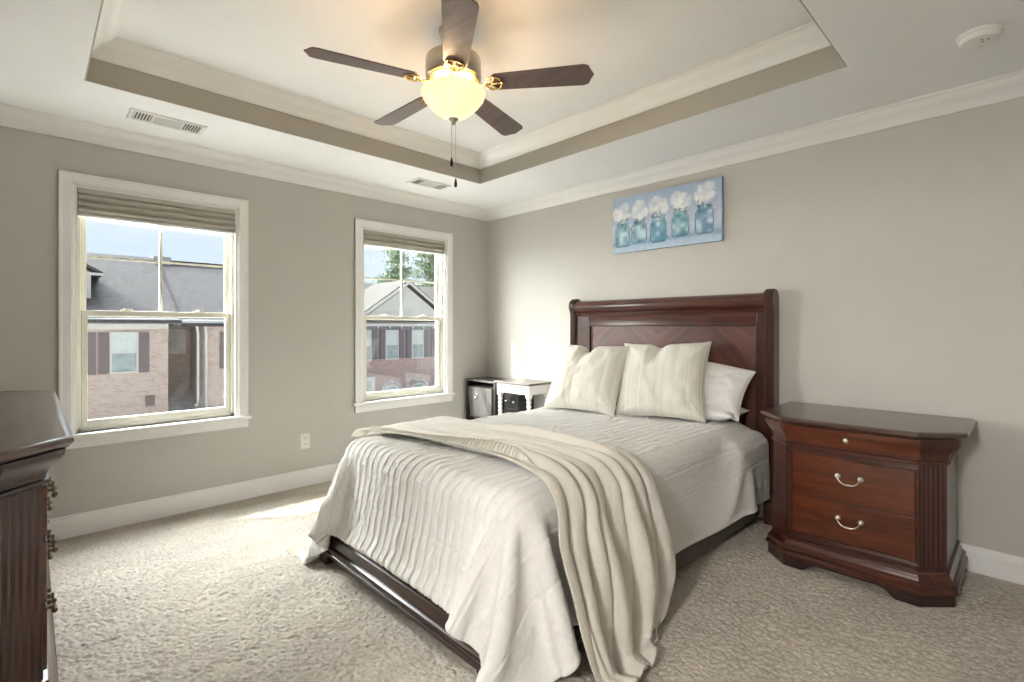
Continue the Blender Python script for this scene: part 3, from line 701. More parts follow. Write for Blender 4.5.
def drape(P0, rest_scale, steps, boxes, bend=.15, iters=12, floor=.006, pin=None, seed=1, fric=.7):
    ny, nx, _ = P0.shape; P = P0.copy(); V = np.zeros_like(P)
    rest = rest_scale
    def L(A, B): return np.linalg.norm(A-B, axis=-1)
    cons = []
    def addc(sa, sb, k): cons.append((sa, sb, L(rest[sa], rest[sb]), k))
    sl = slice
    for s0 in (0, 1):
        addc((sl(None), sl(s0, nx-1, 2)), (sl(None), sl(s0+1, nx, 2)), 1)
        addc((sl(s0, ny-1, 2), sl(None)), (sl(s0+1, ny, 2), sl(None)), 1)
    for s0 in (0, 1):
        addc((sl(s0, ny-1, 2), sl(0, nx-1)), (sl(s0+1, ny, 2), sl(1, nx)), .35)
        addc((sl(s0, ny-1, 2), sl(1, nx)), (sl(s0+1, ny, 2), sl(0, nx-1)), .35)
    for s0 in range(4):
        addc((sl(None), sl(s0, nx-2, 4)), (sl(None), sl(s0+2, nx, 4)), bend)
        addc((sl(s0, ny-2, 4), sl(None)), (sl(s0+2, ny, 4), sl(None)), bend)
    # trim mismatched slices
    cc = []
    for a, b, l0, k in cons: cc.append((a, b, l0, k))
    dt = 1/200.
    for st in range(steps):
        V[..., 2] -= 9.8*dt; V *= .990
        Q = P+V*dt
        for it in range(iters):
            for a, b, l0, k in cc:
                A = Q[a]; B = Q[b]; d = B-A; l = np.maximum(np.linalg.norm(d, axis=-1), 1e-9)
                c = (d*((l-l0)/l*.5*k)[..., None])
                Q[a] = A+c; Q[b] = B-c
            if pin is not None: Q[pin] = P0[pin]
            if it == iters-1:
                F = Q.reshape(-1, 3); Pf = P.reshape(-1, 3); mk = np.zeros(len(F), bool)
                for bx, r, off in boxes:
                    F, mm = sdf_push(F, bx, r, off); mk |= mm
                low = F[:, 2] < floor; F[low, 2] = floor; mk |= low
                F[mk] = F[mk]+(Pf[mk]-F[mk])*fric*.5
                for bx, r, off in boxes: F, mm = sdf_push(F, bx, r, off)
                F[:, 2] = np.maximum(F[:, 2], floor)
                Q = F.reshape(ny, nx, 3)
        V = (Q-P)/dt; P = Q
    return P
def upsample(P, k):
    """Catmull-Rom refinement of a vertex grid"""
    def up(A):
        n = A.shape[0]; t = np.linspace(0, n-1, (n-1)*k+1); i = np.minimum(t.astype(int), n-2); f = (t-i)[:, None, None]
        p0 = A[np.maximum(i-1, 0)]; p1 = A[i]; p2 = A[i+1]; p3 = A[np.minimum(i+2, n-1)]
        return .5*((2*p1)+(-p0+p2)*f+(2*p0-5*p1+4*p2-p3)*f**2+(-p0+3*p1-3*p2+p3)*f**3)
    return np.swapaxes(up(np.swapaxes(up(P), 0, 1)), 0, 1)
def normals(P):
    gy, gx = np.gradient(P, axis=0), np.gradient(P, axis=1)
    n = np.cross(gx, gy); return n/np.maximum(np.linalg.norm(n, axis=-1, keepdims=True), 1e-9)
def vnoise(U, V, fu, fv, seed):
    rs = np.random.RandomState(seed); g = rs.rand(int(fv)+3, int(fu)+3)
    a = U*fu; c = V*fv; i = np.clip(a.astype(int), 0, int(fu)+1); j = np.clip(c.astype(int), 0, int(fv)+1); fa = a-i; fc = c-j
    fa = fa*fa*(3-2*fa); fc = fc*fc*(3-2*fc)
    return ((g[j, i]*(1-fa)+g[j, i+1]*fa)*(1-fc)+(g[j+1, i]*(1-fa)+g[j+1, i+1]*fa)*fc)*2-1
def grid_mesh(name, P, mat, base, attr=None, thick=.01, parent=None, mats=None, midx=None, offset=-1):
    ny, nx, _ = P.shape; me = bpy.data.meshes.new(name)
    me.from_pydata((P.reshape(-1, 3)-np.array(base)).tolist(), [], [(j*nx+i, j*nx+i+1, (j+1)*nx+i+1, (j+1)*nx+i) for j in range(ny-1) for i in range(nx-1)])
    me.polygons.foreach_set('use_smooth', [True]*len(me.polygons))
    o = bpy.data.objects.new(name, me); COL.objects.link(o)
    if parent: o.parent = parent
    else: o.location = base
    me.materials.append(M[mat])
    if thick:
        s = o.modifiers.new('solidify', 'SOLIDIFY'); s.thickness = thick; s.offset = offset
    return o

boxes = [((2.3, 2.815, -.62, -.08, .2, .585), .09, .006), ((MX0-.01, MX1+.03, MY0, MY1, .0, MT+.01), .10, .006), ((1.29, 2.75, -2.335, -.1, -.1, .225), .03, .008), ((1.33, 2.712, -2.29, -.1, -.1, .345), .03, .006)]
# quilt: starts flat just above the mattress
QX0, QX1, QY0, QY1 = .865, 3.175, -2.625, -.125
nx, ny = 97, 100
gx = np.linspace(QX0, QX1, nx); gy = np.linspace(QY0, QY1, ny)
GX, GY = np.meshgrid(gx, gy)
U_, V_ = (GX-QX0)/(QX1-QX0), (GY-QY0)/(QY1-QY0)
P0 = np.stack([GX, GY, MT+.02+.006*vnoise(U_, V_, 14, 14, 5)+.004*vnoise(U_, V_, 40, 6, 6)], -1)
rest = np.stack([GX, GY, 0*GX], -1)
# a little extra cloth makes soft ripples across the top

Q = drape(P0, rest, 300, boxes, bend=.30, iters=5, seed=2)
Qc = Q.copy()
QK = 6
Qf = upsample(Q, QK); NY, NX, _ = Qf.shape
SU, SV = np.meshgrid(np.linspace(QX0, QX1, NX), np.linspace(QY0, QY1, NY))     # cloth coordinates in metres
un, vn = (SU-QX0)/(QX1-QX0), (SV-QY0)/(QY1-QY0)
for it in range(2):
    n_ = normals(Qf)
sgn = np.sign(n_[NY//2, NX//2, 2]); n_ *= sgn
# pintucks running down the bed, with cross puckers between them
def tuck(x, w): return np.exp(-(x/w)**2)
edge_w = np.clip((SU-(QX0+.03))/.05, 0, 1)
per = .052
ph = ((SU-QX0+.006*vnoise(un, vn, 3, 9, 11)) % per)-per/2
side_r = np.clip((SU-2.63)/.06, 0, 1)                       # smooth outer panel on the right-hand side
pl = (1-side_r)
h = pl*(-.0105*tuck(ph, .0055)+.0026*np.cos(ph/per*2*np.pi)*.8)
crk = vnoise(un, vn, 90, 60, 21)*vnoise(un, vn, 30, 22, 22)
h += pl*.0070*crk+.0022*pl*vnoise(un, vn, 60, 160, 23)*np.clip(vnoise(un, vn, 18, 14, 24)+.3, 0, 1)
h += .0045*vnoise(un, vn, 16, 22, 25)*(.35+.65*pl)
for xs in (2.80, 2.93):                                      # seams along the outer panel
    h += side_r*(-.003*tuck(SU-xs, .005)+.0015*tuck(SU-xs-.012, .006))
h += side_r*.0012*vnoise(un, vn, 200, 30, 27)
for vs_ in (QY0+.20, QY0+.42):                                       # stitched cross bands near the foot
    h += pl*(-.003*tuck(SV-vs_-.004*vnoise(un, vn, 8, 2, 30), .006))
hem = np.minimum(np.minimum(SU-QX0, QX1-SU), SV-QY0)
h += .003*np.exp(-((hem-.012)/.01)**2)
Qf = Qf+n_*h[..., None]
quilt = grid_mesh('quilt', Qf[::1, ::1], 'quilt', (2.02, -1.2, MT), thick=.012)
tag(quilt, 'white pintucked quilt spread over the sleigh bed and hanging down its sides', 'quilt')
bpy.context.view_layer.update()
qb = BVHTree.FromPolygons([tuple(p) for p in upsample(Qc, 2).reshape(-1, 3)], [(j*(2*nx-1)+i, j*(2*nx-1)+i+1, (j+1)*(2*nx-1)+i+1, (j+1)*(2*nx-1)+i) for j in range(2*ny-2) for i in range(2*nx-2)])

# ---- throw blanket across the foot end, gathered in folds and hanging down the right side to the floor
def make_throw():
    # path of the two long edges given as (x, y, z) over top and side
    EDGE = 2.745
    e0 = [(1.20, -2.10, .60), (1.32, -2.11, .655), (1.55, -2.06, .665), (1.86, -2.00, .668), (2.15, -1.975, .668), (2.42, -1.985, .665), (2.62, -2.03, .65), (2.755, -2.09, .60),
          (2.82, -2.15, .48), (2.87, -2.15, .33), (2.90, -2.13, .18), (2.93, -2.10, .05), (2.98, -2.08, .015), (3.05, -2.04, .012)]
    e1 = [(1.17, -1.62, .58), (1.30, -1.56, .655), (1.55, -1.50, .66), (1.86, -1.50, .66), (2.15, -1.49, .66), (2.42, -1.47, .655), (2.62, -1.455, .64), (2.745, -1.455, .585),
          (2.80, -1.46, .48), (2.84, -1.46, .33), (2.86, -1.475, .20), (2.86, -1.54, .10), (2.88, -1.61, .03), (2.93, -1.69, .014)]
    e0 = np.array(e0); e1 = np.array(e1)
    def curve(e, n):
        s = np.concatenate([[0], np.cumsum(np.linalg.norm(np.diff(e, axis=0), axis=1))]); s /= s[-1]
        t = np.linspace(0, 1, n); i = np.clip(np.searchsorted(s, t)-1, 0, len(e)-2); f = ((t-s[i])/(s[i+1]-s[i]))[:, None]
        p0 = e[np.maximum(i-1, 0)]; p1 = e[i]; p2 = e[i+1]; p3 = e[np.minimum(i+2, len(e)-1)]
        return .5*((2*p1)+(-p0+p2)*f+(2*p0-5*p1+4*p2-p3)*f**2+(-p0+3*p1-3*p2+p3)*f**3)
    nu, nv = 560, 230
    A, B = curve(e0, nu), curve(e1, nu)
    v = np.linspace(0, 1, nv)[:, None, None]
    P = A[None]*(1-v)+B[None]*v
    n_ = normals(P); n_ *= np.sign(n_[nv//2, 40, 2])
    U, V = np.meshgrid(np.linspace(0, 1, nu), np.linspace(0, 1, nv))
    g = np.clip((U-.02)/.42, 0, 1); g = g*g*(3-2*g)                        # gathering grows to the right
    h = np.zeros_like(U); lat = np.zeros_like(U)
    rs = np.random.RandomState(12)
    # soft lobes with tight creases between them, running the length of the blanket
    Vw = V+.030*np.sin(U*5.1+.7)*(1-V)*V*4+.018*vnoise(U, V, 4, 5, 50)
    Vw = np.maximum(Vw, 0); ph_ = 7.2*Vw**(.9)+.25*np.sin(U*7+V*3)
    k_ = np.floor(ph_+.5); rsn = np.random.RandomState(12).rand(40); am_ = .55+.9*rsn[np.clip(k_.astype(int), 0, 39)]
    lobe = np.abs(np.cos(np.pi*ph_))**.62
    start = np.clip((U-.05-.20*rsn[np.clip(k_.astype(int)+9, 0, 39)])/.30, 0, 1); start = start*start*(3-2*start)
    h += .042*g*start*am_*(lobe-.35)
    ph2 = 3.1*Vw+.6*np.sin(U*3.3)
    h += .016*g*np.sin(2*np.pi*ph2)
    lat += .018*g*start*np.sin(2*np.pi*ph_)*np.where(k_ % 2 > 0, 1, .3)
    h += .004*vnoise(U, V, 10, 14, 41)+.002*vnoise(U, V, 30, 30, 42)
    h += .006*np.clip(vnoise(U, V, 5, 9, 43), 0, 1)*(1-g)
    # rib border along the edge nearest the foot
    bw = .17-.08*np.clip((U-.50)/.12, 0, 1); bm_ = V < bw
    rib = np.sin(U*2*np.pi*92+V*34)
    h = np.where(bm_, .0060*(1-np.clip((U-.50)/.08, 0, 1))*rib*np.exp(-((V-bw/2)/(bw*.42))**6)+h*(.5+.5*V/bw)+.003, h)
    h += -.010*np.exp(-((V-bw)/.010)**2)
    P = P+n_*(h+.004)[..., None]
    ty = np.gradient(P, axis=0); ty /= np.linalg.norm(ty, axis=-1, keepdims=True)
    P = P+ty*lat[..., None]
    # lower hem flares and bunches on the carpet
    fl = np.clip((U-.86)/.14, 0, 1)**2
    P[..., 0] += fl*.012*np.sin(V*22)+fl*.02*vnoise(U, V, 9, 12, 47)
    P[..., 1] += fl*(.012*np.sin(V*17+1))
    P[..., 2] = np.maximum(P[..., 2], .012+.012*fl*np.abs(np.sin(V*15+U*9)))
    # lift clear of the quilt, easing out kinks between passes
    def lift(P, need):
        F = P.reshape(-1, 3)
        for i in range(len(F)):
            if F[i, 0] > 3.0 or F[i, 2] < .02: continue
            q, nn, idx, dist = qb.find_nearest(Vector(F[i]), .22)
            if q is None: continue
            if abs(nn.z) > .5: nn = nn if nn.z > 0 else -nn
            elif (nn.x*max(0, q.x-2.62)+nn.y*min(0, q.y+2.15)) < 0: nn = -nn
            dd = (Vector(F[i])-q).dot(nn)
            if dd < need: F[i] += np.array(nn)*min(need-dd, .08)
        return F.reshape(nv, nu, 3)
    def blur(D, k):
        for ax in (0, 1):
            pad = [(0, 0)]*3; pad[ax] = (k, k); c = np.cumsum(np.pad(D, pad, 'edge'), axis=ax); n = D.shape[ax]
            z = np.zeros_like(np.take(c, [0], ax)); c = np.concatenate([z, c], ax)
            D = (np.take(c, np.arange(2*k, 2*k+n)+1, ax)-np.take(c, np.arange(n), ax))/(2*k+1)
        return D
    for rep, k in enumerate((12, 9, 6, 4)):          # spread each correction over the cloth so that folds survive
        D = lift(P.copy(), .020)-P; P = P+np.clip(blur(blur(D, k), k), -.05, .05)
    P = lift(P, .016)
    for it in range(3): P[1:-1, 1:-1] = P[1:-1, 1:-1]*.6+.1*(P[:-2, 1:-1]+P[2:, 1:-1]+P[1:-1, :-2]+P[1:-1, 2:])
    kb = int(.17*nv)
    root = (2.3, -1.8, .66)
    o = grid_mesh('throw_blanket', P[kb:], 'throw', root, thick=.006, offset=0)
    tag(o, 'cream knit throw blanket gathered across the foot of the bed and trailing onto the carpet', 'throw blanket')
    b = grid_mesh('knit_border', P[:kb+1], 'throw_border', (0, 0, 0), thick=.009, parent=o, offset=0)
    b.data.transform(Matrix.Translation((-root[0], -root[1], -root[2])))
    return o
make_throw()

# ---- pillows
def pillow(name, mat, centre, right, up, w, h, t, seed, label, cat, group=None, chop=0, flop=0, attr=True, flange=0):
    """cushion between corners; right/up span the face, thickness along their cross product"""
    R = Vector(right).normalized(); Uv = Vector(up); Uv = (Uv-R*Uv.dot(R)).normalized(); Nv = R.cross(Uv)
    n = 70; U, V = np.meshgrid(np.linspace(-1, 1, n+1), np.linspace(-1, 1, n+1))
    e = (1-np.abs(U)**2.6)*(1-np.abs(V)**2.6); th = t*.5*np.clip(e, 0, 1)**.52
    # edges pull in between the corners
    X = U*(w/2)*(1-.075*(1-V**2)*np.abs(U)**3*1.0); Y = V*(h/2)*(1-.085*(1-U**2)*np.abs(V)**3)
    u1, v1 = (U+1)/2, (V+1)/2
    wr = .007*vnoise(u1, v1, 7, 6, seed)+.004*vnoise(u1, v1, 16, 12, seed+1)
    # creases radiating from the corners
    for cx_, cy_ in ((-1, -1), (1, -1), (-1, 1), (1, 1)):
        a = np.arctan2(V-cy_, U-cx_); d = np.hypot(U-cx_, V-cy_); wr = wr+.006*np.sin(a*13+seed)*np.exp(-(d/.55)**2)*np.clip(d/.15, 0, 1)
    if chop:                             # karate-chop notch in the top edge
        k = np.exp(-((U+.12-.05*V)/.15)**2)*np.clip((V-.15)/.85, 0, 1)
        Y = Y-chop*k*np.clip(V, 0, 1)**2; th = th*(1-.55*k)
    if flop: Y = Y-flop*np.clip(U, 0, 1)**2*np.clip(V, 0, 1)
    def side(s):
        D = s*th+wr*np.clip(e*3, 0, 1)*(1 if s > 0 else .3)
        return np.stack([X, Y, D], -1)
    F, Bk = side(1).reshape(-1, 3), side(-1).reshape(-1, 3)
    c = Vector(centre); Mx = np.array([list(R), list(Uv), list(Nv)])
    F = F@Mx; Bk = Bk@Mx
    m_ = n+1; fs = []
    for j in range(n):
        for i in range(n):
            a = j*m_+i; fs.append((a, a+1, a+m_+1, a+m_)); b = a+m_*m_; fs.append((b+m_, b+m_+1, b+1, b))
    me = bpy.data.meshes.new(name); me.from_pydata(np.concatenate([F, Bk]).tolist(), [], fs)
    at = me.attributes.new('pu', 'FLOAT', 'POINT'); at.data.foreach_set('value', np.concatenate([u1.ravel()*w*3+seed, u1.ravel()*w*3+seed]).astype(np.float32))
    bm = bmesh.new(); bm.from_mesh(me); bmesh.ops.remove_doubles(bm, verts=bm.verts, dist=1e-5); bmesh.ops.recalc_face_normals(bm, faces=bm.faces); bm.to_mesh(me); bm.free()
    me.polygons.foreach_set('use_smooth', [True]*len(me.polygons)); me.materials.append(M[mat])
    o = bpy.data.objects.new(name, me); COL.objects.link(o); o.location = c
    # welt piping round the rim
    ring = [(X[0, i], Y[0, i]) for i in range(n)]+[(X[j, n], Y[j, n]) for j in range(n)]+[(X[n, n-i], Y[n, n-i]) for i in range(n)]+[(X[n-j, 0], Y[n-j, 0]) for j in range(n)]
    pts = [c+R*a+Uv*b for a, b in ring]; pts.append(pts[0])
    MB().tube(pts, .0026, 6, False).build('piping', mat, o, smooth=True)
    return tag(o, label, cat, group)
ZT = MT+.022
def lean(cx, yb, yt, w, h, zb=ZT, yaw=0):
    dz = math.sqrt(max(0, h*h-(yt-yb)**2)); return ((cx, (yb+yt)/2, zb+dz/2), (math.cos(yaw), math.sin(yaw), 0), (0, yt-yb, dz))
c, r_, u_ = lean(2.215, -.50, -.25, .60, .54, ZT+.0, math.radians(13)); r_ = (r_[0], r_[1], .035)
pillow('throw_pillow', 'pillow_stripe', c, r_, u_, .60, .555, .24, 4, 'cream striped square pillow leaning in the middle of the headboard', 'pillow', 'square striped pillows on the bed', chop=.022)
c, r_, u_ = lean(1.70, -.66, -.39, .58, .53, ZT+.0, math.radians(6))
pillow('throw_pillow', 'pillow_stripe', c, r_, u_, .58, .54, .24, 9, 'cream striped square pillow with a dented top beside the white side table', 'pillow', 'square striped pillows on the bed', chop=.065)
pillow('bed_pillow', 'pillow_white', (2.385, -.262, ZT+.052), (1, 0, 0), (0, 1, .04), .62, .27, .12, 15, 'white bed pillow lying flat, lowest behind the striped pillows', 'pillow', 'white bed pillows')
pillow('bed_pillow', 'pillow_white', (2.40, -.235, ZT+.215), (1, -.03, -.13), (0, .45, .85), .66, .36, .16, 22, 'white bed pillow propped on the flat one against the right of the headboard', 'pillow', 'white bed pillows', flop=.02)
# ================================================================== NIGHTSTAND
def footprint(x0, x1, yf, yb, ch, side=1):
    """plan with two chamfered front corners; returns f(out). front faces -y when side=1, +y when side=-1"""
    def f(o, c=None):
        k = ch
        return [(x0-o, yb), (x0-o, yf+(k-o*.41)*side), (x0+k-o*.41, yf-o*side), (x1-k+o*.41, yf-o*side), (x1+o, yf+(k-o*.41)*side), (x1+o, yb)]
    return f
def ogee(z0, z1, o0, o1, n=8, flip=False):
    out = []
    for k in range(n+1):
        a = k/n; s = a-math.sin(2*math.pi*a)/(2*math.pi)*(.9 if not flip else -.9)
        out.append((z0+(z1-z0)*a, o0+(o1-o0)*s))
    return out
def bail_pull(cx, y, cz, parent, sgn=-1, w=.047, mat='pewter'):
    """bail handle on a face whose outward direction is sgn*y"""
    m = MB()
    for s in (-1, 1):
        r = []
        for (rr, d) in ((.0115, 0), (.012, .003), (.009, .005), (.0045, .007), (.0045, .014), (.0075, .016), (.0075, .021), (.003, .0235)):
            r.append([(cx+s*w+rr*math.cos(a), y+sgn*d, cz+rr*math.sin(a)) for a in [2*math.pi*k/14 for k in range(14)]])
        m.rings(r)
    pts = []
    for k in range(17):
        t = -1+2*k/16
        pts.append((cx+w*t*(1.0), y+sgn*(.019+.006*(1-t*t)), cz-.004-.028*(1-abs(t)**3.2)))
    rs = [(.0026+.0016*math.exp(-((k-8)/3.)**2))*(1.5 if mat == 'brass_dark' else 1) for k in range(17)]
    if mat == 'brass_dark':
        for s in (-1, 0, 1): m.sphere((cx+s*w*.8, y+sgn*.022, cz-.018-.014*(s == 0)), .0085, 10); m.sphere((cx+s*w, y+sgn*.008, cz+.018), .008, 10)
    m.tube(pts, rs, 8)
    return m.build('handle', mat, parent, smooth=40)
def chamfer_flutes(name, p0, p1, z0, z1, n, parent, mat):
    return flute_strip(MB(), p0, p1, z0, z1, n, .006).build(name, mat, parent, smooth=50)

ns = thing('nightstand', 'dark cherry nightstand with two drawers and pewter pulls beside the bed', 'nightstand', (3.325, -.31, 0))
NX0_, NX1_, NYF, NYB = 2.962, 3.688, -.592, -.022
CH = .095
fp = footprint(NX0_, NX1_, NYF, NYB, CH)
# body
loft(MB(), fp, [(.13, -.004), (.628, -.004)]).build('body', 'wood_z', ns)
# plinth
pl_ = [(.050, .024), (.054, .033), (.058, .036), (.072, .036), (.078, .031), (.081, .025), (.085, .029), (.097, .030), (.103, .024), (.107, .016)]+ogee(.108, .134, .015, .006)[1:]+[(.138, .009), (.143, .008), (.147, .002)]
loft(MB(), fp, pl_).build('plinth', 'wood_x', ns, smooth=30)
# bracket feet cut from a shaped skirt
sk = MB()
yo = NYF-.026; xa, xb = NX0_-.026, NX1_+.026
def arch(a, b):
    L = b-a; pts = [(a, 0), (a+.085, 0), (a+.105, .012), (a+.12, .030), (a+.150, .040), (a+.20, .040)]
    return pts+[(b-(p[0]-a), p[1]) for p in reversed(pts)]
fx0, fx1 = NX0_+CH-.01, NX1_-CH+.01
sk.poly(arch(fx0, fx1)+[(fx1, .056), (fx0, .056)], 'xz', yo, yo+.020)
for (x_, w_) in ((xa, .02), (xb-.02, .02)):
    pts = arch(NYF+CH, NYB); sk.poly([(p[0], p[1]) for p in pts]+[(NYB, .056), (NYF+CH, .056)], 'yz', x_, x_+w_)
for s in (1, -1):
    a = (xa, NYF+CH-.01) if s > 0 else (xb, NYF+CH-.01); b = (fx0, yo) if s > 0 else (fx1, yo)
    q = [a, b, (b[0], b[1]+.02), (a[0]+s*.02, a[1])]
    sk.rings([[(x, y, 0) for x, y in q], [(x, y, .056) for x, y in q]])
sk.build('bracket_skirt', 'wood_dark', ns)
# flared frieze under the top, and the top
fr_ = [(.622, .004), (.630, .010), (.637, .010), (.641, .002)]+ogee(.641, .742, .002, .040, 10)[1:]
loft(MB(), fp, fr_).build('frieze', 'wood_x', ns, smooth=30)
tp = [(.738, .040), (.742, .048), (.747, .053), (.752, .062), (.760, .068), (.768, .068), (.773, .064), (.776, .056), (.7765, .050)]
loft(MB(), footprint(NX0_, NX1_, NYF, NYB, CH+.02), tp).build('top', 'wood_top', ns, smooth=30)
# fluted chamfered pilasters
g = .004
for s in (1, -1):
    if s > 0: p0, p1 = (NX0_+.002, NYF+CH-.002), (NX0_+CH-.004, NYF+.000)
    else: p0, p1 = (NX1_-CH+.004, NYF), (NX1_-.002, NYF+CH-.002)
    chamfer_flutes('fluted_pilaster', p0, p1, .147, .626, 6, ns, 'wood_z')
# front frame moulding around the drawers
DX0, DX1 = 3.082, 3.588
fm = MB(); yf = NYF+.004
fx0, fx1 = NX0_+CH, NX1_-CH
fm.box(fx0, DX0-.012, yf-.008, yf+.002, .160, .622); fm.box(DX1+.012, fx1, yf-.008, yf+.002, .160, .622)
fm.box(fx0, fx1, yf-.008, yf+.002, .600, .622); fm.box(fx0, fx1, yf-.008, yf+.002, .160, .178)
fm.build('face_frame', 'wood_z', ns, bevel=.002)
fm = MB()
for (o, d) in ((.012, .014), (.006, .010)):
    fm.box(DX0-o, DX0-o+.007, yf-d, yf, .178, .600); fm.box(DX1+o-.007, DX1+o, yf-d, yf, .178, .600)
    fm.box(DX0-o, DX1+o, yf-d, yf, .593+o-.006, .600+o-.006); fm.box(DX0-o, DX1+o, yf-d, yf, .178-o+.004, .185-o+.004)
fm.build('frame_moulding', 'wood_x', ns, bevel=.0025)
for (z0, z1) in ((.186, .380), (.384, .592)):
    d = MB().box(DX0+.002, DX1-.002, yf-.007, yf+.006, z0, z1).build('drawer', 'wood_panel', ns, bevel=.003)
    bail_pull((DX0+DX1)/2, yf-.007, (z0+z1)/2+.022, d)
# slim frieze drawer follows the flare
prof_d = [(z, o+.005) for z, o in ogee(.648, .735, .0045, .037, 8)]
m = MB(); x0_, x1_ = 3.06, 3.605
m.rings([[(x, NYF-o, z) for z, o in prof_d]+[(x, NYF+.01, prof_d[-1][0]), (x, NYF+.01, prof_d[0][0])] for x in (x0_, x1_)])
d = m.build('frieze_drawer', 'wood_panel', ns, smooth=30)
kb_ = MB(); yk = NYF-.022; r_ = []
for (rr, dd) in ((.006, -.006), (.0045, .004), (.010, .010), (.012, .016), (.010, .022), (.004, .025)):
    r_.append([(3.33+rr*math.cos(a), yk-dd, .694+rr*math.sin(a)) for a in [2*math.pi*k/14 for k in range(14)]])
kb_.rings(r_).build('knob', 'pewter', d, smooth=40)

# ================================================================== DRESSER (front corner at lower left)
dr = thing('dresser', 'dark cherry dresser with a fluted corner and dark brass pulls at the left edge', 'dresser', (1.12, -3.7, 0))
DXA, DXB, DYF, DYB = .24, 1.985, -3.422, -3.985
DC = .10
fd = footprint(DXA, DXB, DYF, DYB, DC, -1)
loft(MB(), fd, [(.15, -.004), (.775, -.004)]).build('body', 'wood_z', dr)
pl_ = [(.0, .034), (.085, .034), (.090, .038), (.104, .038), (.110, .032), (.118, .026)]+ogee(.118, .160, .022, .010)[1:]+[(.168, .014), (.176, .012), (.180, .003)]
loft(MB(), fd, pl_).build('plinth', 'wood_x', dr, smooth=30)
fr_ = [(.762, .004), (.770, .014), (.780, .014), (.784, .006)]+ogee(.784, .868, .006, .050, 10)[1:]
loft(MB(), fd, fr_).build('crown_moulding', 'wood_dark', dr, smooth=30)
tp = [(.866, .048), (.870, .058), (.874, .060), (.878, .066), (.886, .070), (.893, .070), (.899, .064), (.902, .056), (.9025, .050)]
loft(MB(), footprint(DXA, DXB, DYF, DYB, DC+.02, -1), tp).build('top', 'wood_top', dr, smooth=30)
for s in (1, -1):
    if s > 0: p0, p1 = (DXB-.002, DYF-DC+.002), (DXB-DC+.004, DYF)
    else: p0, p1 = (DXA+DC-.004, DYF), (DXA+.002, DYF-DC+.002)
    chamfer_flutes('fluted_pilaster', p0, p1, .180, .766, 6, dr, 'wood_z')
cols_ = [(DXA+DC+.02, .80), (.815, 1.40), (1.415, DXB-DC-.02)]
for (z0, z1) in ((.60, .755), (.40, .585), (.195, .385)):
    for (a, b) in cols_:
        d = MB().box(a, b, DYF-.010, DYF+.010, z0, z1).build('drawer', 'wood_panel', dr, bevel=.003)
        bail_pull((a+b)/2, DYF+.010, (z0+z1)/2+.02, d, 1, .05, 'brass_dark')

# ================================================================== CORNER FURNITURE
st = thing('side_table', 'white side table with a grey brown top beyond the far side of the bed', 'side table', (.72, -.20, 0))
AX0, AX1, AY0, AY1, AZ = .50, .955, -.365, -.04, .75
MB().box(AX0, AX1, AY0, AY1, AZ-.018, AZ).build('top', 'table_top', st, bevel=.004)
m = MB(); i = .025; 
m.box(AX0+i+.02, AX1-i-.02, AY0+i, AY0+i+.015, AZ-.10, AZ-.018); m.box(AX0+i+.02, AX1-i-.02, AY1-i-.015, AY1-i, AZ-.10, AZ-.018)
m.box(AX0+i, AX0+i+.015, AY0+i+.015, AY1-i-.015, AZ-.10, AZ-.018); m.box(AX1-i-.015, AX1-i, AY0+i+.015, AY1-i-.015, AZ-.10, AZ-.018)
m.build('apron', 'table_white', st)
for xx in (AX0+i+.02, AX1-i-.02):
    for yy in (AY0+i+.02, AY1-i-.02):
        m = MB().box(xx-.022, xx+.022, yy-.022, yy+.022, AZ-.125, AZ-.018)
        pf = [(.020, AZ-.125), (.024, AZ-.132), (.018, AZ-.142)]
        z = AZ-.142
        while z > .16:
            pf += [(.014, z-.006), (.021, z-.018), (.021, z-.026), (.014, z-.038)]; z -= .038
        pf += [(.020, z-.01), (.016, z-.02), (.014, .02), (.017, .012), (.017, 0)]
        m.lathe(xx, yy, pf, 20); m.build('leg', 'table_white', st, smooth=40)
cu = thing('cube_organizer', 'dark cube organizer in the corner beside the right window', 'shelf', (.24, -.16, 0))
BX0, BX1, BY0, BY1, BZ1 = .03, .465, -.315, -.03, .732
m = MB(); t_ = .024
MB().box(BX0-.004, BX1+.006, BY0-.006, BY1, BZ1-.020, BZ1).build('top', 'espresso', cu, bevel=.002)
for x_ in (BX0, BX1-t_): MB().box(x_, x_+t_, BY0, BY1, 0, BZ1-.020).build('side_panel', 'espresso', cu, bevel=.001)
for z_ in (.0, .352): MB().box(BX0+t_, BX1-t_, BY0, BY1, z_, z_+.022).build('shelf', 'espresso', cu)
MB().box(BX0+t_, BX1-t_, BY1-.008, BY1, .022, BZ1-.020).build('back_panel', 'espresso', cu)
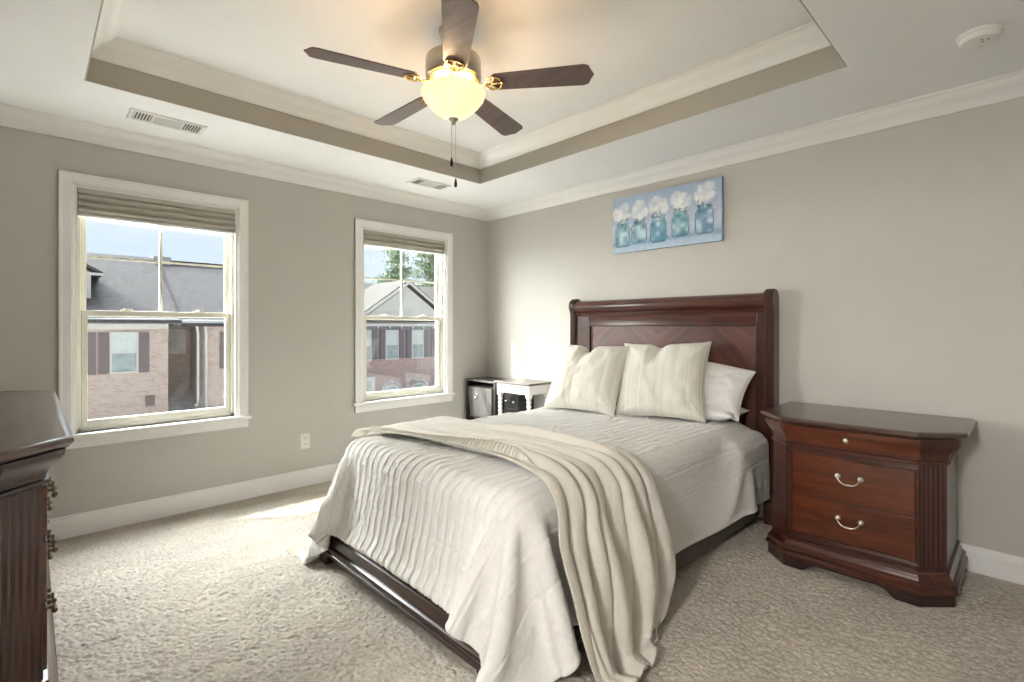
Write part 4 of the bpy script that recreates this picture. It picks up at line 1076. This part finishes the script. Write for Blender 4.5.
for k, (z_, lab) in enumerate(((.374, 'grey fabric bin with a chrome ring, upper one in the dark cube organizer'), (.022, 'grey fabric bin with a chrome ring, lower one in the dark cube organizer'))):
    c = thing('fabric_bin', lab, 'storage bin', (.247, -.17, z_), 'grey bins in the cube organizer')
    x0_, x1_, y0_, y1_, z1_ = BX0+t_+.018, BX1-t_-.022, BY0-.004, BY1-.02, z_+.285
    # slumped soft bin: rim sags and the face tapers downwards on one side
    n = 14; rings_ = []
    for j in range(8):
        a = j/7; z = z_+.001+(z1_-z_)*a
        l_ = x0_+.030*(1-a)**1.5; r_x = x1_-.006*(1-a)
        bul = .008*math.sin(math.pi*a)
        ring = [(l_+(r_x-l_)*q/n, y0_-bul*math.sin(math.pi*q/n), z-(.014*math.sin(math.pi*q/n) if j == 7 else 0)) for q in range(n+1)]
        ring += [(r_x, y1_, z), (l_, y1_, z)]
        rings_.append(ring)
    MB().rings(rings_).build('bin_body', 'grey_fabric', c, smooth=40)
    mm = MB(); rr_ = []
    for q in range(25):
        a = 2*math.pi*q/24; rr_.append((.205+.019*math.cos(a), y0_-.012, z_+.205+.019*math.sin(a)))
    mm.tube(rr_, .005, 8, False).build('ring_pull', 'chrome', c, smooth=True)
rk = thing('small_black_chest', 'small black chest with round knobs under the white side table', 'chest', (.60, -.12, 0))
MB().box(.49, .70, -.235, -.035, 0, .62).build('body', 'black', rk, bevel=.003)
for k in range(5):
    z_ = .02+.12*k
    d = MB().box(.498, .692, -.243, -.235, z_, z_+.108).build('drawer', 'black', rk, bevel=.002)
    MB().sphere((.545, -.252, z_+.054), .011, 12).build('knob', 'pewter', d, smooth=True)
    MB().sphere((.645, -.252, z_+.054), .011, 12).build('knob', 'pewter', d, smooth=True)
# ================================================================== OUTDOORS
GZ = -4.6
struct(MB().box(-90, -TH-.02, -60, 70, GZ-.2, GZ).build('ground', plain('pale_concrete_yard', (.42, .41, .38), .9, var=.12, scale=.4)))
def brick_mat(name, c1, c2, mortar, axis):
    m, nt, b, o = new_mat(name)
    tc = nt.nodes.new('ShaderNodeTexCoord'); sp = nt.nodes.new('ShaderNodeSeparateXYZ'); nt.links.new(tc.outputs['Object'], sp.inputs[0])
    ad = nt.nodes.new('ShaderNodeMath'); ad.operation = 'ADD'; nt.links.new(sp.outputs[0], ad.inputs[0]); nt.links.new(sp.outputs[1], ad.inputs[1])
    cb = nt.nodes.new('ShaderNodeCombineXYZ'); nt.links.new(ad.outputs[0], cb.inputs[0]); nt.links.new(sp.outputs[2], cb.inputs[1])
    br = nt.nodes.new('ShaderNodeTexBrick'); br.inputs['Scale'].default_value = 1.0
    br.inputs['Brick Width'].default_value = .215; br.inputs['Row Height'].default_value = .075; br.inputs['Mortar Size'].default_value = .008
    br.inputs['Color1'].default_value = (*c1, 1); br.inputs['Color2'].default_value = (*c2, 1); br.inputs['Mortar'].default_value = (*mortar, 1)
    nt.links.new(cb.outputs[0], br.inputs['Vector'])
    f = noise(nt, cb.outputs[0], 3.2, 4, .65)
    mx = nt.nodes.new('ShaderNodeMix'); mx.data_type = 'RGBA'; mx.blend_type = 'MIX'
    nt.links.new(ramp(nt, f, [(.42, (0, 0, 0)), (.62, (1, 1, 1))]), mx.inputs[0])
    nt.links.new(br.outputs['Color'], mx.inputs[6]); mx.inputs[7].default_value = (*[min(1, (a+b_)/2*.8+.13) for a, b_ in zip(c1, c2)], 1)
    mf = nt.nodes.new('ShaderNodeMath'); mf.operation = 'MULTIPLY'; mf.inputs[1].default_value = .6
    nt.links.new(ramp(nt, f, [(.42, (0, 0, 0)), (.62, (1, 1, 1))]), mf.inputs[0]); nt.links.new(mf.outputs[0], mx.inputs[0])
    nt.links.new(mx.outputs[2], b.inputs['Base Color']); b.inputs['Roughness'].default_value = .9
    return m
def shingle_mat(name, lo, hi):
    m, nt, b, o = new_mat(name)
    v = coords(nt, (2, 2, 2)); f = noise(nt, v, 2.2, 6, .8)
    v2 = coords(nt, (1, 1, 1)); f2 = noise(nt, v2, .5, 2)
    nt.links.new(ramp(nt, f, [(.3, lo), (.7, hi)]), b.inputs['Base Color']); b.inputs['Roughness'].default_value = .95
    b.inputs['Specular IOR Level'].default_value = .1
    return m
M['brick'] = brick_mat('pink_brick', (.24, .165, .14), (.33, .245, .21), (.36, .33, .30), 'y')
M['brick_red'] = brick_mat('red_brick', (.20, .12, .105), (.27, .175, .155), (.33, .30, .29), 'y')
M['shingle'] = shingle_mat('grey_shingles', (.012, .012, .014), (.070, .068, .069))
M['shingle_light'] = shingle_mat('pale_shingles', (.03, .029, .027), (.075, .071, .064))
M['ext_white'] = plain('white_exterior_paint', (.36, .355, .34), .6)
M['ext_grey'] = plain('grey_gutter_paint', (.33, .33, .34), .5)
M['shutter'] = plain('plum_brown_shutter', (.10, .075, .08), .6)
M['siding'] = plain('slate_siding', (.13, .13, .15), .7)
M['ext_glass'] = plain('dull_window_glass', (.22, .26, .26), .15, var=.2, scale=2)
M['blind_glass'] = plain('window_with_blind', (.34, .37, .365), .3, var=.05)
M['porch'] = plain('weathered_porch_roof', (.42, .39, .37), .8, var=.2, scale=3)
M['dark_metal'] = plain('brown_vent_metal', (.10, .065, .06), .6)
def ext_window(par, x, y0, y1, z0, z1, fw=.07, mat='ext_glass', split=True):
    f = MB(); f.box(x, x+.06, y0, y0+fw, z0, z1); f.box(x, x+.06, y1-fw, y1, z0, z1); f.box(x, x+.06, y0+fw, y1-fw, z0, z0+fw); f.box(x, x+.06, y0+fw, y1-fw, z1-fw, z1)
    zm = (z0+z1)/2
    if split: f.box(x, x+.06, y0+fw, y1-fw, zm-.03, zm+.03)
    w = f.build('window', 'ext_white', par)
    if split:
        MB().box(x-.01, x+.02, y0+fw, y1-fw, z0+fw, zm-.03).build('lower_pane', mat, w)
        MB().box(x-.01, x+.035, y0+fw, y1-fw, zm+.03, z1-fw).build('upper_pane', 'blind_glass', w)
    else: MB().box(x-.01, x+.02, y0+fw, y1-fw, z0+fw, z1-fw).build('pane', mat, w)
    return w
def shutter(par, x, y0, y1, z0, z1):
    m = MB().box(x, x+.04, y0, y1, z0, z1)
    n = 14
    for k in range(n):
        z = z0+.06+(z1-z0-.12)*k/n; m.box(x+.04, x+.052, y0+.05, y1-.05, z, z+(z1-z0)/n*.55)
    m.build('shutter', 'shutter', par)
def slope(par, name, x0, z0, x1, z1, y0, y1, th=.12, mat='shingle'):
    return MB().poly([(x0, z0), (x1, z1), (x1, z1-th), (x0, z0-th)], 'xz', y0, y1).build(name, mat, par)
# ---- brick townhouse straight across (seen through the left window)
h1 = thing('brick_townhouse', 'pink brick townhouse with plum shutters and grey roof across the street', 'house', (-24, 0, GZ))
XF = -21.0; YC = .697
MB().box(XF-6, XF, -9, YC, GZ, 1.43).build('wall', 'brick', h1)
MB().box(XF-7, XF-2.5, YC, 1.98, GZ, 1.43).build('wall', 'brick', h1)
MB().box(XF-6, XF, 1.98, 8.0, GZ, 1.43).build('wall', 'brick', h1)
MB().box(XF, XF+.06, -9, YC, 1.20, 1.40).build('frieze_board', 'ext_white', h1)
MB().box(XF+.05, XF+.32, -9, YC+.35, 1.42, 1.62).build('gutter', 'ext_grey', h1, bevel=.03)
MB().box(XF-2.4, XF+.30, YC+.36, 8, 1.40, 1.58).build('gutter', 'ext_grey', h1, bevel=.03)
ext_window(h1, XF, -1.216, -.311, -.56, 1.08)
shutter(h1, XF, -1.56, -1.24, -.56, 1.06); shutter(h1, XF, -.29, .05, -.56, 1.06); shutter(h1, XF, -1.98, -1.63, -.56, 1.06)
ext_window(h1, XF, -2.95, -2.02, -.56, 1.08)
MB().box(XF, XF+.05, -.08, .23, -1.95, -1.52).build('wall_vent', 'dark_metal', h1)
ext_window(h1, XF, -1.95, -1.57, -3.9, -2.28, .06); ext_window(h1, XF, -1.29, -.60, -3.9, -2.28, .06)
MB().box(XF-2.5, XF-2.44, 1.05, 1.80, .05, 1.18).build('dark_window', 'porch', h1)
shutter(h1, XF, 2.60, 2.95, -.56, 1.06); ext_window(h1, XF, 2.98, 3.9, -.56, 1.08)
m = MB()
m.poly([(XF-2.5, -1.68), (XF+1.2, -2.62), (XF+1.2, -2.74), (XF-2.5, -1.80)], 'xz', YC+.02, 5.5)
for k in range(12):
    yy = YC+.1+k*.42
    m.poly([(XF-2.5, -1.64), (XF+1.2, -2.58), (XF+1.2, -2.64), (XF-2.5, -1.70)], 'xz', yy, yy+.03)
m.build('porch_roof', 'porch', h1)
MB().box(XF+1.0, XF+1.12, YC+.02, 5.5, GZ, -2.74).build('porch_wall', 'brick', h1)
for (yy, zb) in ((1.76, -1.9), (2.07, -2.2)):
    MB().tube([(XF+.16, yy-.08, 1.45), (XF+.16, yy-.06, 1.25), (XF+.05, yy, 1.0), (XF+.05, yy, zb), (XF+.12, yy-.05, zb-.12), (XF+.25, yy-.12, zb-.16)], .055, 8).build('downspout', 'ext_white', h1, smooth=40)
slope(h1, 'roof', XF+.35, 1.55, -27.5, 4.86, -9.2, 1.12)
slope(h1, 'roof', XF+.35, 1.42, -27.5, 4.58, 1.12, 8.4, mat='shingle')
slope(h1, 'roof', -27.5, 4.80, -34, 1.5, -9.2, 8.4)
MB().poly([(XF, 1.3), (-27.5, 4.74), (-34, 1.4)], 'xz', .9, 1.1).build('gable_wall', 'ext_white', h1)
MB().box(-27.75, -27.45, 1.12, 1.9, 4.2, 4.95).build('chimney_cap', 'ext_white', h1)
# dormer
dm = MB().poly([(-3.6, 1.9), (-1.67, 1.9), (-1.67, 3.5), (-3.3, 4.35), (-4.9, 3.5), (-4.9, 1.9)], 'yz', -25.5, -22.5).build('dormer', 'ext_white', h1)
MB().poly([(-1.30, 3.38), (-3.3, 4.55), (-5.3, 3.38), (-5.3, 3.50), (-3.3, 4.67), (-1.30, 3.50)], 'yz', -26.5, -22.2).build('dormer_roof', 'shingle', dm)
MB().box(-22.35, -22.15, -5.3, -1.30, 3.36, 3.46).build('fascia', 'ext_white', dm)
# ---- second townhouse (seen through the right window)
h2 = thing('gabled_townhouse', 'townhouse with a pale front gable and slate siding above red brick beyond the right window', 'house', (-31, 16, GZ))
XG = -28.0
MB().box(XG-7, XG, 9, 26, GZ, -.98).build('brick_wall', 'brick_red', h2)
MB().box(XG-7, XG-.02, 9, 26, -.98, 1.4).build('siding_wall', 'siding', h2)
MB().box(XG-.02, XG+.05, 9, 26, -1.08, -.96).build('belt_course', 'brick_red', h2)
MB().box(XG, XG+.30, 9, 26, 1.36, 1.56).build('gutter', 'ext_white', h2)
for k in range(18):
    MB().box(XG+.02, XG+.20, 9.3+k*.95, 9.42+k*.95, 1.20, 1.36).build('bracket', 'ext_white', h2)
MB().box(XG, XG+.12, 9, 26, 1.56, 1.76).build('frieze_board', 'ext_white', h2)
for (a, b) in ((12.75, 13.70), (14.78, 15.86), (16.95, 18.02), (19.1, 20.1), (10.6, 11.6)):
    ext_window(h2, XG, a, b, -1.04, 1.10, .09)
    for (c, d) in ((a-.42, a-.03), (b+.03, b+.42)): shutter(h2, XG, c, d, -1.04, 1.10)
for yc in (15.3, 17.57, 19.9):
    n = 12; pts = [(yc-.62, GZ)]+[(yc-.62*math.cos(math.pi*k/n), -3.25+.42*math.sin(math.pi*k/n)) for k in range(n+1)]+[(yc+.62, GZ)]
    w = MB().poly(pts, 'yz', XG, XG+.05).build('arched_window', 'ext_white', h2)
    pts = [(yc-.5, GZ)]+[(yc-.5*math.cos(math.pi*k/n), -3.30+.32*math.sin(math.pi*k/n)) for k in range(n+1)]+[(yc+.5, GZ)]
    MB().poly(pts, 'yz', XG+.04, XG+.07).build('pane', 'ext_glass', w)
    for k in range(n):
        a0, a1 = math.pi*k/n, math.pi*(k+.8)/n
        mm = [(yc-r*math.cos(a), -3.2+r*.72*math.sin(a)) for r, a in ((.68, a0), (.86, a0), (.86, a1), (.68, a1))]
        if k == 0: am = MB()
        am.poly(mm, 'yz', XG, XG+.06)
    am.build('brick_arch', 'ext_grey', h2)
dw = MB().box(XG, XG+.08, 12.2, 13.95, GZ, -2.2).build('door_surround', 'ext_white', h2)
MB().box(XG+.07, XG+.10, 12.5, 13.7, GZ, -2.45).build('door_panel', 'ext_glass', dw)
gp = [(12.9, 1.76), (16.58, 4.30), (20.3, 1.76)]
MB().poly(gp, 'yz', XG-.5, XG-.02).build('gable', 'ext_white', h2)
MB().poly([(12.4, 1.70), (16.58, 4.58), (20.8, 1.70), (20.8, 1.92), (16.58, 4.80), (12.4, 1.92)], 'yz', XG-5, XG+.28).build('gable_roof', 'shingle_light', h2)
MB().poly([(12.35, 1.58), (16.58, 4.46), (20.85, 1.58), (20.85, 1.80), (16.58, 4.68), (12.35, 1.80)], 'yz', XG+.28, XG+.36).build('rake_board', 'ext_white', h2)
slope(h2, 'roof', XG+.3, 1.8, XG-6.5, 5.0, 9, 26, mat='shingle_light')
slope(h2, 'roof', XG-6.5, 4.95, XG-13, 1.8, 9, 26, mat='shingle_light')
# ---- trees
def leaf_mat(name, lo, hi):
    m, nt, b, o = new_mat(name)
    v = coords(nt); f = noise(nt, v, .8, 3)
    nt.links.new(ramp(nt, f, [(.35, lo), (.65, hi)]), b.inputs['Base Color']); b.inputs['Roughness'].default_value = .7
    b.inputs['Transmission Weight'].default_value = 0
    return m
M['leaf'] = leaf_mat('pine_needles', (.045, .085, .035), (.12, .18, .085)); M['bark'] = plain('bark', (.20, .15, .11), .9, var=.3)
def tree(x, y, h, r, label, seed, n=5000, layers=12, ls=.16):
    rs = random.Random(seed)
    t = thing('pine_tree', label, 'tree', (x, y, GZ), 'trees behind the houses')
    MB().tube([(x, y, GZ), (x+.2, y, GZ+h*.5), (x, y+.2, GZ+h*.95)], [.28, .2, .05], 8).build('trunk', 'bark', t, smooth=True)
    m = MB()
    cl = []
    for k in range(layers*5):
        z = GZ+h*(.45+.55*rs.random()); a = rs.random()*6.283; q = r*(1.05-.75*((z-GZ)/h-.45)/.55)*(.3+.7*rs.random())
        c = Vector((x+q*math.cos(a), y+q*math.sin(a), z)); cl.append(c)
        m.tube([(x, y, z-.3), tuple(c)], [.05, .02], 5)
    br = m.build('branches', 'bark', t)
    m = MB()
    for k in range(n):
        c = rs.choice(cl); d = Vector((rs.gauss(0, .42), rs.gauss(0, .42), rs.gauss(0, .20)))
        p = c+d; a = Vector((rs.uniform(-1, 1), rs.uniform(-1, 1), rs.uniform(-.5, .5))).normalized()*ls; b = a.cross(Vector((rs.uniform(-1, 1), rs.uniform(-1, 1), rs.uniform(-1, 1)))).normalized()*ls*.45
        m.add([tuple(p-a), tuple(p+b), tuple(p+a), tuple(p-b)], [(0, 1, 2, 3)])
    m.build('foliage', 'leaf', t)
tree(-46.5, 26.7, 15.0, 2.9, 'tall pine tree rising above the gabled roof on the left', 3)
tree(-48, 32.2, 15.3, 3.0, 'tall pine tree rising above the gable peak on the right', 5)
tree(-44.5, 34.2, 11.5, 2.2, 'low pine tree behind the right slope of the gabled roof', 8, 2600)
tree(-46, 8.1, 11.2, 1.5, 'small treetop peeking over the ridge of the brick townhouse', 11, 900)
